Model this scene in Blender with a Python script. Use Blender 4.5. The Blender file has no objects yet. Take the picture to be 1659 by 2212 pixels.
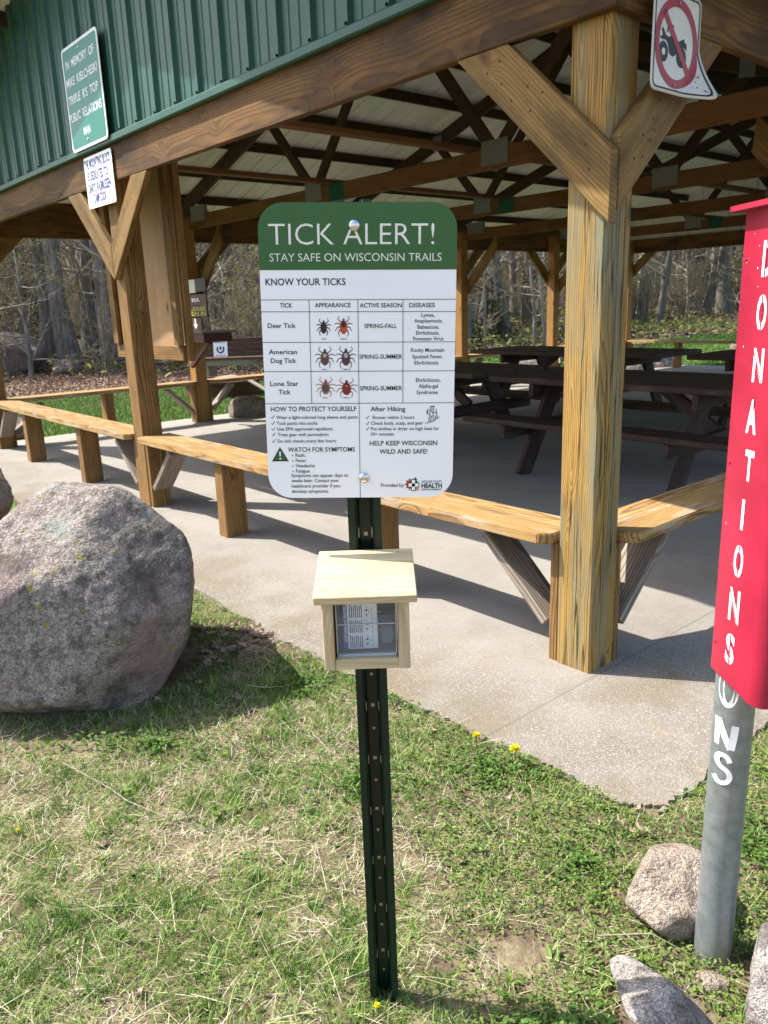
import bpy, bmesh, math, random
import numpy as np
from mathutils import Matrix, Vector
R_ = random.Random(7)
rng = np.random.default_rng(11)
SC = bpy.context.scene
COL = SC.collection

# ------------------------------------------------------------------ camera, sky, sun, exposure
FPX, CX, CY, PITCH, ROLL, HC = 1689., 829.5, 1106., 0.2577, math.radians(1.99), 1.25
_F = np.array([0, math.cos(PITCH), -math.sin(PITCH)])
_R0 = np.array([1., 0, 0]); _U0 = np.array([0, math.sin(PITCH), math.cos(PITCH)])
_c, _s = math.cos(ROLL), math.sin(ROLL)
CR = _c*_R0 - _s*_U0; CU = _c*_U0 + _s*_R0
cam = bpy.data.objects.new('camera', bpy.data.cameras.new('camera')); COL.objects.link(cam)
cam.matrix_world = Matrix(((CR[0], CU[0], -_F[0], 0), (CR[1], CU[1], -_F[1], 0), (CR[2], CU[2], -_F[2], HC), (0, 0, 0, 1)))
cam.data.sensor_fit = 'VERTICAL'; cam.data.sensor_height = 36; cam.data.lens = 36*FPX/2212
cam.data.clip_start = .05; cam.data.clip_end = 1000
cam.data.dof.use_dof = True; cam.data.dof.focus_distance = 1.3; cam.data.dof.aperture_fstop = 17
SC.camera = cam
SUN_EL, SUN_H = math.radians(52), (-.972, .233)
w = bpy.data.worlds.new('World'); SC.world = w; w.use_nodes = True
sky = w.node_tree.nodes.new('ShaderNodeTexSky'); sky.sky_type = 'NISHITA'; sky.sun_disc = False
sky.dust_density = 2.2; sky.ozone_density = .5; sky.sun_elevation = SUN_EL; sky.sun_rotation = math.atan2(SUN_H[0], SUN_H[1]) % (2*math.pi)
bg = w.node_tree.nodes['Background']; bg.inputs[1].default_value = .14
w.node_tree.links.new(sky.outputs[0], bg.inputs[0])
sl = bpy.data.lights.new('sun', 'SUN'); sl.energy = 4.0; sl.angle = math.radians(.5); sl.color = (1, .95, .87)
sun = bpy.data.objects.new('sun', sl); COL.objects.link(sun)
_sd = Vector((SUN_H[0]*math.cos(SUN_EL), SUN_H[1]*math.cos(SUN_EL), math.sin(SUN_EL)))
sun.rotation_euler = _sd.to_track_quat('Z', 'Y').to_euler(); sun.location = (-8, 2, 12)
SC.view_settings.view_transform = 'Standard'; SC.view_settings.look = 'None'
SC.view_settings.exposure = 1.28; SC.view_settings.gamma = 1

# ------------------------------------------------------------------ measuring helpers (pixel of the photo -> point on a real plane)
CAMP = np.array([0, 0, HC])
def ray(x, y): return _F + CR*(x-CX)/FPX - CU*(y-CY)/FPX
A = math.radians(40.45)
UU = np.array([-math.sin(A), math.cos(A), 0]); VV = np.array([math.cos(A), math.sin(A), 0])
def onz(x, y, z=0.):
    d = ray(x, y); return CAMP + d*((z-HC)/d[2])
def ony(x, y, Y):
    d = ray(x, y); return CAMP + d*(Y/d[1])
def onv(x, y, v):
    d = ray(x, y); P = CAMP + d*(v/(d@VV)); return np.array([P@UU, P@VV, P[2]])
def onu(x, y, u):
    d = ray(x, y); P = CAMP + d*(u/(d@UU)); return np.array([P@UU, P@VV, P[2]])
# pavilion frame: local x = v (towards the back), local y = u (towards the left front corner)
PM = Matrix(((VV[0], UU[0], 0, 0), (VV[1], UU[1], 0, 0), (0, 0, 1, 0), (0, 0, 0, 1)))
def W(u, v, z): return Vector((UU[0]*u+VV[0]*v, UU[1]*u+VV[1]*v, z))

# ------------------------------------------------------------------ node helpers
def new_mat(name):
    m = bpy.data.materials.new(name); m.use_nodes = True
    nt = m.node_tree; b = nt.nodes['Principled BSDF']
    return m, nt, b
class G:
    def __init__(s, nt): s.nt = nt
    def n(s, t, **k):
        o = s.nt.nodes.new('ShaderNode'+t)
        for a, v in k.items(): setattr(o, a, v)
        return o
    def put(s, sock, v):
        if v is None: return
        if hasattr(v, 'links') or isinstance(v, bpy.types.NodeSocket): s.nt.links.new(v, sock)
        else: sock.default_value = v
    def math(s, op, a, b=None, c=None, clamp=False):
        o = s.n('Math', operation=op, use_clamp=clamp); s.put(o.inputs[0], a)
        if b is not None: s.put(o.inputs[1], b)
        if c is not None: s.put(o.inputs[2], c)
        return o.outputs[0]
    def vmath(s, op, a, b=None):
        o = s.n('VectorMath', operation=op); s.put(o.inputs[0], a)
        if b is not None: s.put(o.inputs[1], b)
        return o.outputs[0]
    def mix(s, f, a, b, mode='MIX'):
        o = s.n('Mix', data_type='RGBA', blend_type=mode); s.put(o.inputs[0], f)
        s.put(o.inputs[6], a if not isinstance(a, tuple) else (*a, 1)[:4]); s.put(o.inputs[7], b if not isinstance(b, tuple) else (*b, 1)[:4])
        return o.outputs[2]
    def noise(s, vec, scale, detail=3, rough=.55, dist=0):
        o = s.n('TexNoise'); s.put(o.inputs['Vector'], vec); o.inputs['Scale'].default_value = scale
        o.inputs['Detail'].default_value = detail; o.inputs['Roughness'].default_value = rough; o.inputs['Distortion'].default_value = dist
        return o.outputs
    def voro(s, vec, scale, feature='F1', rand=1):
        o = s.n('TexVoronoi', feature=feature); s.put(o.inputs['Vector'], vec); o.inputs['Scale'].default_value = scale
        o.inputs['Randomness'].default_value = rand
        return o.outputs
    def ramp(s, f, stops):
        o = s.n('ValToRGB'); s.put(o.inputs[0], f); e = o.color_ramp.elements
        while len(e) < len(stops): e.new(.5)
        for i, (p, c) in enumerate(stops):
            e[i].position = p; e[i].color = (*c, 1) if isinstance(c, tuple) else (c, c, c, 1)
        return o.outputs[0]
    def rng(s, v, a, b, c=0, d=1):
        o = s.n('MapRange'); s.put(o.inputs[0], v)
        for i, q in enumerate((a, b, c, d)): o.inputs[i+1].default_value = q
        return o.outputs[0]
    def xyz(s, v):
        o = s.n('SeparateXYZ'); s.put(o.inputs[0], v); return o.outputs
    def comb(s, x, y, z):
        o = s.n('CombineXYZ')
        for i, q in enumerate((x, y, z)): s.put(o.inputs[i], q)
        return o.outputs[0]
    def bump(s, h, strength, dist, normal=None):
        o = s.n('Bump'); s.put(o.inputs['Height'], h); o.inputs['Strength'].default_value = strength
        o.inputs['Distance'].default_value = dist
        if normal is not None: s.put(o.inputs['Normal'], normal)
        return o.outputs[0]
    def obj(s): return s.n('TexCoord').outputs['Object']

def wood(name, early, late, knot=(.12, .045, .015), spacing=.009, tint=None, tint_amt=0., weather=.35, rough=.72, contrast=1., knots=True, checks=0., grey=0., figure=.10, stain=0., crack=False):
    m, nt, b = new_mat(name); g = G(nt)
    rnd = g.n('ObjectInfo').outputs['Random']
    p0 = g.obj()
    off = g.comb(g.math('MULTIPLY', rnd, 37.), g.math('MULTIPLY', g.math('FRACT', g.math('MULTIPLY', rnd, 7.3)), .06), g.math('MULTIPLY', g.math('FRACT', g.math('MULTIPLY', rnd, 13.7)), .05))
    p = g.vmath('ADD', p0, off)
    x, y, z = g.xyz(p)
    # slow wander of the pith along the board gives the cathedral figure
    wob = g.noise(g.comb(g.math('MULTIPLY', x, 1.1), g.math('MULTIPLY', y, 1.5), g.math('MULTIPLY', z, 1.5)), 1., 2, .5)
    wx, wy, wz = g.xyz(wob['Color'])
    yy = g.math('ADD', g.math('ADD', y, .035), g.math('MULTIPLY', g.math('SUBTRACT', wx, .5), figure))
    zz = g.math('ADD', g.math('ADD', z, .05), g.math('MULTIPLY', g.math('SUBTRACT', wy, .5), figure))
    d = g.math('SQRT', g.math('ADD', g.math('MULTIPLY', yy, yy), g.math('MULTIPLY', zz, zz)))
    fine = g.noise(g.comb(g.math('MULTIPLY', x, 3.), g.math('MULTIPLY', y, 40.), g.math('MULTIPLY', z, 40.)), 1., 3, .6)['Fac']
    d = g.math('ADD', d, g.math('MULTIPLY', fine, .006))
    kd = None
    if knots:
        kv = g.voro(g.comb(g.math('MULTIPLY', x, 3.0), g.math('MULTIPLY', y, 6.5), g.math('MULTIPLY', z, 6.5)), 1.)
        kd = kv['Distance']
        d = g.math('ADD', d, g.math('MULTIPLY', g.math('POWER', 2.718, g.math('MULTIPLY', g.math('MULTIPLY', kd, kd), -28.)), .045))
    ph = g.math('FRACT', g.math('DIVIDE', d, spacing))
    # sawtooth early -> late wood
    ringf = g.ramp(ph, [(0., 0.), (.45, .12), (.8, .85), (.93, 1.), (1., .05)])
    c = g.mix(g.math('MULTIPLY', ringf, contrast), early, late)
    fib = g.noise(g.comb(g.math('MULTIPLY', x, 9.), g.math('MULTIPLY', y, 330.), g.math('MULTIPLY', z, 330.)), 1., 2, .6)['Fac']
    c = g.mix(g.rng(fib, .35, .75, 0, .45), c, tuple(q*.45 for q in late))
    blot = g.noise(g.comb(g.math('MULTIPLY', x, 2.2), g.math('MULTIPLY', y, 9.), g.math('MULTIPLY', z, 9.)), 1., 4, .6)['Fac']
    c = g.mix(g.rng(blot, .48, .72, 0, weather), c, tuple(q*.28 for q in late))
    if stain:
        sn = g.noise(g.comb(g.math('MULTIPLY', x, 1.6), g.math('MULTIPLY', y, 3.5), g.math('MULTIPLY', z, 7.)), 1., 5, .62)['Fac']
        c = g.mix(g.rng(sn, .46, .62, 0, stain), c, tuple(q*.22 for q in early))
    if tint:
        tn = g.noise(g.comb(g.math('MULTIPLY', x, 1.3), g.math('MULTIPLY', y, 16.), g.math('MULTIPLY', z, 16.)), 1., 3, .6)['Fac']
        c = g.mix(g.rng(tn, .42, .66, 0, tint_amt), c, tint)
    if grey:
        gn = g.noise(g.comb(g.math('MULTIPLY', x, 4.), g.math('MULTIPLY', y, 22.), g.math('MULTIPLY', z, 22.)), 1., 4, .65)['Fac']
        c = g.mix(g.rng(gn, .52, .68, 0, grey), c, (.46, .43, .39))
    if knots:
        c = g.mix(g.rng(kd, .05, .16, .85, 0), c, knot)
        c = g.mix(g.rng(kd, .02, .05, .6, 0), c, (.03, .015, .008))
    ck = None
    if checks:
        cn = g.noise(g.comb(g.math('MULTIPLY', x, .9), g.math('MULTIPLY', y, 42.), g.math('MULTIPLY', z, 42.)), 1., 2, .5)['Fac']
        ck = g.rng(g.math('ABSOLUTE', g.math('SUBTRACT', cn, .5)), 0, .026, 1, 0)
        cm = g.noise(g.comb(g.math('MULTIPLY', x, 1.7), g.math('MULTIPLY', y, 9.), g.math('MULTIPLY', z, 9.)), 1., 1)['Fac']
        ck = g.math('MULTIPLY', ck, g.rng(cm, .43, .53, 0, checks))
        c = g.mix(ck, c, (.02, .012, .006))
    if crack:
        x0_, y0_, z0_ = g.xyz(p0); cw = g.xyz(g.noise(g.comb(g.math('MULTIPLY', x0_, 2.1), 3.7, 1.2), 1., 3, .55)['Color'])
        for q_, ax_, of_ in ((0, y0_, .012), (1, z0_, -.02)):
            dl_ = g.math('ABSOLUTE', g.math('ADD', ax_, g.math('MULTIPLY', g.math('SUBTRACT', cw[q_], .5 + of_*10), .05)))
            wid = g.rng(cw[2], .40, .62, .0002, .0024); k_ = g.math('LESS_THAN', dl_, wid); c = g.mix(g.math('MULTIPLY', k_, .9), c, (.018, .011, .006))
    nt.links.new(c, b.inputs['Base Color'])
    b.inputs['Roughness'].default_value = rough; b.inputs['Specular IOR Level'].default_value = .3
    h = g.math('ADD', g.math('MULTIPLY', ringf, .5), g.math('MULTIPLY', fib, .6))
    if ck is not None: h = g.math('SUBTRACT', h, g.math('MULTIPLY', ck, 3.))
    nt.links.new(g.bump(h, .35, .0015), b.inputs['Normal'])
    return m

def plain(name, col, rough=.6, metal=0., spec=.4, var=.12, scale=30., bump=0.):
    m, nt, b = new_mat(name); g = G(nt); p = g.obj()
    n = g.noise(p, scale, 4, .6)['Fac']
    c = g.mix(g.rng(n, .3, .75, 0, 1), tuple(q*(1+var) for q in col), tuple(q*(1-var) for q in col))
    nt.links.new(c, b.inputs['Base Color']); b.inputs['Roughness'].default_value = rough
    b.inputs['Metallic'].default_value = metal; b.inputs['Specular IOR Level'].default_value = spec
    if bump: nt.links.new(g.bump(n, bump, .002), b.inputs['Normal'])
    return m

M = {}
M['post'] = wood('post_wood', (.45, .275, .072), (.18, .092, .022), tint=(.16, .19, .14), tint_amt=.75, weather=.3, contrast=.8, spacing=.0085, checks=1., crack=True)
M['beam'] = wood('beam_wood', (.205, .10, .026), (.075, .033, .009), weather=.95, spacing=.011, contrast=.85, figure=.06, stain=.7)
M['brace'] = wood('brace_wood', (.31, .185, .058), (.14, .075, .022), weather=.85, figure=.07, stain=.6, spacing=.012, contrast=.7)
M['seat'] = wood('seat_wood', (.48, .30, .112), (.22, .11, .034), weather=.35, spacing=.011, grey=.5, checks=.7, figure=.07)
M['leg'] = wood('leg_wood', (.33, .185, .062), (.12, .055, .016), weather=.6, spacing=.010, checks=.5, figure=.05)
M['greywood'] = wood('weathered_wood', (.36, .30, .24), (.14, .105, .075), weather=.6, spacing=.011)
M['truss'] = wood('truss_wood', (.22, .105, .034), (.11, .048, .015), weather=.6, contrast=.6)
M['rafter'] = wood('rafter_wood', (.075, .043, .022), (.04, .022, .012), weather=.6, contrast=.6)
M['nail'] = plain('dark_nail', (.035, .028, .024), .7)
M['pine'] = wood('new_pine', (.60, .50, .31), (.50, .37, .20), knot=(.45, .2, .06), weather=.04, spacing=.012, contrast=.75, rough=.6, knots=True)
M['ply'] = wood('plywood', (.44, .275, .14), (.34, .20, .09), weather=.25, spacing=.03, contrast=.5)
M['table'] = wood('brown_painted_wood', (.060, .030, .022), (.036, .018, .014), weather=.4, contrast=.5, knots=False, grey=.10, rough=.6)
M['benchbrown'] = wood('brown_stained_wood', (.11, .06, .038), (.07, .036, .022), weather=.4, contrast=.5, knots=False)
M['siding'] = plain('green_steel', (.018, .080, .053), .42, 0, .35, .10, 6)
M['whitesteel'] = plain('white_steel', (.74, .73, .70), .45, 0, .4, .08, 3)
M['roofgreen'] = plain('roof_steel', (.03, .10, .075), .4, 0, .5, .08, 3)
M['galv'] = plain('galvanised_steel', (.27, .295, .305), .42, .55, .5, .22, 45, .1)
M['plate'] = plain('gusset_steel', (.20, .21, .21), .55, .4, .5, .2, 60)
M['bolt'] = plain('bright_bolt', (.70, .70, .68), .24, 1., .5, .05, 50)
M['darkpost'] = plain('dark_green_enamel', (.003, .017, .010), .3, 0, .35, .2, 20)
M['white'] = plain('sign_white', (.93, .93, .92), .35, 0, .4, .02, 8)
M['signgreen'] = plain('sign_green', (.034, .115, .026), .4, 0, .4, .22, 900)
M['signtext'] = plain('sign_dark_green', (.009, .034, .016), .45)
M['cream'] = plain('sign_cream', (.78, .76, .68), .45)
M['bodytext'] = plain('sign_grey_green', (.016, .036, .026), .5)
M['memgreen'] = plain('memorial_green', (.0, .16, .105), .35, 0, .4, .06, 40)
M['memwhite'] = plain('memorial_white', (.78, .80, .78), .4)
M['navy'] = plain('navy_ink', (.016, .03, .19), .5)
M['black'] = plain('black_ink', (.012, .014, .018), .5)
M['signred'] = plain('sign_red', (.34, .012, .022), .4, 0, .4, .08, 20)
M['oldwhite'] = plain('aged_white', (.66, .65, .60), .4, 0, .4, .06, 25)
M['boxred'] = plain('red_enamel', (.33, .013, .040), .34, 0, .45, .22, 9)
M['paint'] = plain('white_paint', (.80, .82, .82), .5, 0, .4, .05, 40)
M['maroon'] = plain('maroon_paint', (.075, .018, .016), .5)
M['yellow'] = plain('yellow_paint', (.55, .42, .02), .5)
M['rust'] = plain('rusty_steel', (.10, .045, .035), .7, .2, .3, .3, 20)
M['ash'] = plain('ash', (.12, .115, .11), .9)
M['greentape'] = plain('green_patch', (.0, .085, .05), .5)
M['blueband'] = plain('leaflet_blue', (.06, .11, .36), .5)
M['paper'] = plain('paper', (.80, .81, .84), .6)
M['greybox'] = plain('grey_plastic', (.30, .30, .28), .5)

def m_glass():
    m, nt, b = new_mat('clear_acrylic')
    b.inputs['Base Color'].default_value = (.5, .55, .6, 1); b.inputs['Roughness'].default_value = .04
    b.inputs['Alpha'].default_value = .07; b.inputs['Specular IOR Level'].default_value = .6
    return m
M['acrylic'] = m_glass()

def m_concrete():
    m, nt, b = new_mat('concrete'); g = G(nt); p = g.obj(); x, y, z = g.xyz(p)
    n1 = g.noise(p, 1.3, 5, .6)['Fac']; n2 = g.noise(p, 9., 5, .65)['Fac']; n3 = g.noise(p, 70., 3, .6)['Fac']
    c = g.mix(g.rng(n1, .35, .7), (.325, .30, .265), (.26, .24, .21))
    c = g.mix(g.rng(n2, .5, .75, 0, .45), c, (.21, .20, .18))
    c = g.mix(g.rng(n3, .35, .75, 0, .3), c, (.19, .18, .165))
    # weathered exposed aggregate towards the outer rim
    rim = g.math('MAXIMUM', g.rng(x, 1.6, 2.35, 1, 0), g.math('MULTIPLY', g.rng(y, 1.15, 2.0, 1, 0), g.rng(x, 2.3, 3.6, 1, 0)))
    rimn = g.math('MULTIPLY', g.math('POWER', rim, .8), g.rng(g.noise(p, 4., 4)['Fac'], .35, .65, .55, 1))
    vc = g.xyz(g.voro(p, 330.)['Color'])[0]
    agg = g.ramp(vc, [(0, (.085, .07, .055)), (.4, (.155, .13, .10)), (.75, (.205, .18, .142)), (.92, (.33, .30, .25)), (1, (.48, .45, .39))])
    c = g.mix(g.math('MULTIPLY', rimn, .85), c, agg)
    st = g.noise(p, 2.2, 4, .6)['Fac']
    c = g.mix(g.math('MULTIPLY', rim, g.rng(st, .47, .62, 0, .75)), c, g.mix(.6, agg, (.16, .12, .06)))
    org = g.noise(p, 6., 3, .6)['Fac']
    c = g.mix(g.math('MULTIPLY', rim, g.rng(org, .60, .78, 0, .30)), c, (.26, .17, .06))
    c = g.mix(g.rng(g.noise(p, 3.3, 5, .7)['Fac'], .56, .70, 0, .35), c, (.16, .15, .13))
    # saw-cut joints
    jx = g.rng(g.math('ABSOLUTE', g.math('SUBTRACT', g.math('MODULO', g.math('ADD', y, .25), 3.3), 1.65)), 0, .006, .75, 0)
    jy = g.rng(g.math('ABSOLUTE', g.math('SUBTRACT', g.math('MODULO', g.math('ADD', x, .55), 3.1), 1.55)), 0, .006, .75, 0)
    c = g.mix(g.math('MAXIMUM', jx, jy), c, (.12, .11, .10))
    ck = g.noise(p, .8, 6, .7)['Fac']
    c = g.mix(g.rng(g.math('ABSOLUTE', g.math('SUBTRACT', ck, .53)), 0, .0016, .5, 0), c, (.12, .11, .1))
    nt.links.new(c, b.inputs['Base Color']); b.inputs['Roughness'].default_value = .85
    h = g.math('ADD', g.math('MULTIPLY', vc, rimn), g.math('MULTIPLY', n3, .3))
    nt.links.new(g.bump(h, .5, .003), b.inputs['Normal'])
    return m
M['concrete'] = m_concrete()

def m_rock(name, a, bcol, dark, lichen=0., speck=160., pink=0., sp=.45):
    m, nt, b = new_mat(name); g = G(nt); p = g.obj()
    p = g.vmath('ADD', p, g.comb(g.math('MULTIPLY', g.n('ObjectInfo').outputs['Random'], 20.), 0., 0.))
    n1 = g.noise(p, 4., 5, .62)['Fac']; n2 = g.noise(p, 26., 5, .7)['Fac']
    vc = g.xyz(g.voro(p, speck)['Color'])
    c = g.mix(g.rng(n1, .38, .64), a, bcol)
    c = g.mix(g.rng(vc[0], .1, .9, 0, sp), c, tuple(min(1, q*1.6) for q in a))
    c = g.mix(g.rng(vc[1], .62, .80, 0, sp*1.3), c, dark); c = g.mix(g.rng(vc[2], .8, .9, 0, sp), c, tuple(min(1, q*2.1) for q in a))
    c = g.mix(g.rng(n2, .47, .63, 0, .75), c, dark)
    if pink: c = g.mix(g.rng(g.noise(p, 3.1, 4)['Fac'], .5, .66, 0, pink), c, (.30, .19, .18))
    big = g.noise(g.vmath('ADD', p, (4.3, 1., 2.)), 3.3, 5, .65)['Fac']
    c = g.mix(g.rng(big, .53, .68, 0, .75), c, tuple(q*.8 for q in dark))
    if lichen:
        ln = g.math('MULTIPLY', g.rng(g.noise(p, 2.3, 2)['Fac'], .45, .58), g.rng(g.voro(p, 17.)['Distance'], .16, .26, 1, 0))
        lb = g.rng(g.noise(p, 44., 3, .7)['Fac'], .46, .55)
        c = g.mix(g.math('MULTIPLY', g.math('MULTIPLY', ln, lb), lichen), c, (.30, .25, .04))
        gr = g.math('MULTIPLY', g.rng(g.noise(g.vmath('ADD', p, (9., 2., 5.)), 5., 4, .7)['Fac'], .60, .66), .65)
        c = g.mix(gr, c, (.34, .37, .32))
    nt.links.new(c, b.inputs['Base Color']); b.inputs['Roughness'].default_value = .85; b.inputs['Specular IOR Level'].default_value = .25
    h = g.math('ADD', g.math('MULTIPLY', n2, 1.3), g.math('ADD', g.math('MULTIPLY', vc[0], .45), g.math('MULTIPLY', g.noise(p, 90., 3, .7)['Fac'], .5)))
    nt.links.new(g.bump(h, 1., .02), b.inputs['Normal'])
    return m
M['boulder'] = m_rock('boulder_granite', (.35, .30, .268), (.25, .21, .187), (.085, .07, .062), 1., 215., .75, .42)
M['rockpink'] = m_rock('pink_granite', (.38, .31, .245), (.31, .255, .205), (.12, .09, .07), 0, 430.)
M['rockgrey'] = m_rock('grey_granite', (.42, .385, .35), (.27, .24, .215), (.10, .085, .075), 0, 430.)
M['rockpale'] = m_rock('pale_granite', (.50, .46, .42), (.40, .36, .33), (.16, .14, .13), 0, 120.)

def m_leafy(name, cols, rough=.55, trans=.35):
    m, nt, b = new_mat(name); g = G(nt)
    r = g.n('NewGeometry').outputs['Random Per Island']
    c = g.ramp(r, [(i/(len(cols)-1), q) for i, q in enumerate(cols)])
    nt.links.new(c, b.inputs['Base Color']); b.inputs['Roughness'].default_value = rough; b.inputs['Specular IOR Level'].default_value = .3
    if trans:
        t = g.n('BsdfTranslucent'); nt.links.new(c, t.inputs[0])
        mx = g.n('MixShader'); mx.inputs[0].default_value = trans
        nt.links.new(b.outputs[0], mx.inputs[1]); nt.links.new(t.outputs[0], mx.inputs[2])
        nt.links.new(mx.outputs[0], nt.nodes['Material Output'].inputs[0])
    return m
M['blade'] = m_leafy('grass_blades', [(.06, .14, .014), (.12, .24, .024), (.18, .31, .045), (.24, .36, .075), (.34, .42, .15)])
M['lawn'] = m_leafy('lawn_blades', [(.065, .12, .022), (.095, .16, .032), (.14, .19, .055)])
M['straw'] = m_leafy('dry_grass', [(.28, .23, .13), (.46, .40, .25), (.58, .53, .37), (.66, .62, .48)], .7, .15)
M['weed'] = m_leafy('weed_leaves', [(.06, .125, .02), (.12, .20, .035), (.18, .26, .055), (.27, .32, .09)])
M['clover'] = m_leafy('clover_leaves', [(.05, .12, .02), (.09, .18, .03), (.14, .24, .045)])
M['deadleaf'] = m_leafy('dead_leaves', [(.20, .11, .07), (.32, .20, .14), (.45, .34, .27), (.52, .44, .37)], .8, .1)
M['litter'] = m_leafy('forest_litter', [(.10, .06, .04), (.17, .105, .07), (.25, .17, .125), (.34, .25, .20)], .85, .1)
M['petal'] = m_leafy('yellow_petals', [(.80, .66, .01), (.86, .76, .02)], .5, .3)
M['whitepetal'] = m_leafy('white_petals', [(.75, .75, .72), (.8, .8, .78)], .5, .3)
M['stem'] = plain('flower_stem', (.10, .15, .04), .6)
M['bark'] = m_leafy('grey_bark', [(.13, .118, .105), (.105, .093, .083)], .9, 0)
def m_bark(name, a, d):
    m, nt, b = new_mat(name); g = G(nt); p = g.obj(); x, y, z = g.xyz(p)
    n = g.noise(g.comb(g.math('MULTIPLY', x, 14.), g.math('MULTIPLY', y, 14.), g.math('MULTIPLY', z, 2.)), 1., 5, .7)['Fac']
    c = g.mix(g.rng(n, .38, .62), a, d); nt.links.new(c, b.inputs['Base Color']); b.inputs['Roughness'].default_value = .9
    nt.links.new(g.bump(n, 1., .02), b.inputs['Normal']); return m
M['bark'] = m_bark('grey_bark', (.27, .235, .20), (.11, .095, .08))
M['darkbark'] = m_bark('dark_bark', (.16, .145, .13), (.07, .062, .055))
M['twig'] = m_leafy('twigs', [(.19, .155, .125), (.29, .245, .20), (.40, .35, .30)], .9, 0)
M['bud'] = m_leafy('spring_buds', [(.27, .17, .07), (.34, .26, .10), (.27, .28, .09), (.19, .23, .07)], .7, .3)
M['needle'] = m_leafy('evergreen_needles', [(.03, .06, .018), (.05, .09, .025), (.075, .12, .03)], .6, .2)

def m_ground():
    m, nt, b = new_mat('ground_soil'); g = G(nt); p = g.obj(); x, y, z = g.xyz(p)
    n = g.noise(p, 7., 6, .65)['Fac']; n2 = g.noise(p, 60., 4, .65)['Fac']; n3 = g.noise(p, .45, 5, .6)['Fac']
    near = g.mix(g.rng(n, .4, .62), (.12, .088, .06), (.26, .215, .135))
    near = g.mix(g.rng(n2, .4, .7, 0, .6), near, (.07, .05, .035))
    lawn = g.mix(g.rng(n, .35, .65), (.06, .15, .015), (.095, .185, .03))
    vc = g.xyz(g.voro(p, 9.)['Color'])[0]
    lit = g.ramp(vc, [(0, (.09, .06, .04)), (.5, (.19, .13, .09)), (1, (.33, .25, .19))])
    veg = g.ramp(g.xyz(g.voro(p, 4.)['Color'])[1], [(0, (.07, .10, .03)), (.5, (.16, .17, .06)), (1, (.28, .26, .13))])
    wood_ = g.mix(g.rng(g.math('ADD', n3, g.rng(x, -6, 6, -.12, .12)), .46, .58), lit, veg)
    # lawn edge runs from about 13.4 m on the left to 21.5 m on the right
    e = g.math('SUBTRACT', y, g.math('ADD', g.math('MULTIPLY', g.math('MAXIMUM', g.math('ADD', x, 4.5), 0.), .72), 13.2))
    e = g.math('ADD', e, g.math('MULTIPLY', g.math('SUBTRACT', n, .5), 2.4))
    far = g.mix(g.rng(e, -.4, .4), lawn, wood_)
    c = g.mix(g.rng(y, 4.5, 5.5), near, far)
    nt.links.new(c, b.inputs['Base Color']); b.inputs['Roughness'].default_value = .95; b.inputs['Specular IOR Level'].default_value = .1
    nt.links.new(g.bump(g.math('ADD', n, g.math('MULTIPLY', n2, .4)), .7, .02), b.inputs['Normal'])
    return m
M['ground'] = m_ground()

# ------------------------------------------------------------------ object helpers
def tag(o, label=None, cat=None, group=None, kind=None):
    if label: o['label'] = label
    if cat: o['category'] = cat
    if group: o['group'] = group
    if kind: o['kind'] = kind
    return o
def empty(name, loc=(0, 0, 0), rz=0., label=None, cat=None, group=None):
    o = bpy.data.objects.new(name, None); COL.objects.link(o); o.empty_display_size = .2
    o.matrix_basis = Matrix.Translation(Vector(loc)) @ Matrix.Rotation(rz, 4, 'Z')
    return tag(o, label, cat, group)
def world(o):
    m = o.matrix_basis.copy()
    while o.parent: o = o.parent; m = o.matrix_basis @ m
    return m
def link(name, me, mats, parent=None, Mw=None):
    o = bpy.data.objects.new(name, me); COL.objects.link(o)
    if mats is not None and len(me.materials) == 0:
        for q in (mats if isinstance(mats, (list, tuple)) else [mats]): me.materials.append(M[q] if isinstance(q, str) else q)
    Mw = Mw if Mw is not None else Matrix.Identity(4)
    if parent: o.parent = parent; o.matrix_basis = world(parent).inverted() @ Mw
    else: o.matrix_basis = Mw
    return o
def pm(name, verts, faces, mats, parent=None, Mw=None, idx=None, smooth=False):
    me = bpy.data.meshes.new(name); me.from_pydata([tuple(v) for v in verts], [], faces)
    if idx is not None: me.polygons.foreach_set('material_index', idx)
    if smooth: me.polygons.foreach_set('use_smooth', [True]*len(me.polygons))
    me.update(); return link(name, me, mats, parent, Mw)
def npm(name, V, T, mats, parent=None, Mw=None, idx=None, smooth=False):
    me = bpy.data.meshes.new(name); V = np.ascontiguousarray(V, dtype=np.float32); T = np.ascontiguousarray(T, dtype=np.int32)
    k = T.shape[1]
    me.vertices.add(len(V)); me.vertices.foreach_set('co', V.ravel())
    me.loops.add(T.size); me.loops.foreach_set('vertex_index', T.ravel())
    me.polygons.add(len(T)); me.polygons.foreach_set('loop_start', np.arange(0, T.size, k, dtype=np.int32))
    me.polygons.foreach_set('loop_total', np.full(len(T), k, dtype=np.int32))
    if idx is not None: me.polygons.foreach_set('material_index', np.ascontiguousarray(idx, dtype=np.int32))
    if smooth: me.polygons.foreach_set('use_smooth', np.ones(len(T), dtype=bool))
    me.update(); me.validate(); return link(name, me, mats, parent, Mw)
def from_bm(name, bm, mats, parent=None, Mw=None, smooth=False, angle=None):
    me = bpy.data.meshes.new(name); bm.normal_update(); bm.to_mesh(me); bm.free()
    if smooth:
        me.polygons.foreach_set('use_smooth', [True]*len(me.polygons))
        if angle: me.set_sharp_from_angle(angle=angle)
    return link(name, me, mats, parent, Mw)
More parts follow.
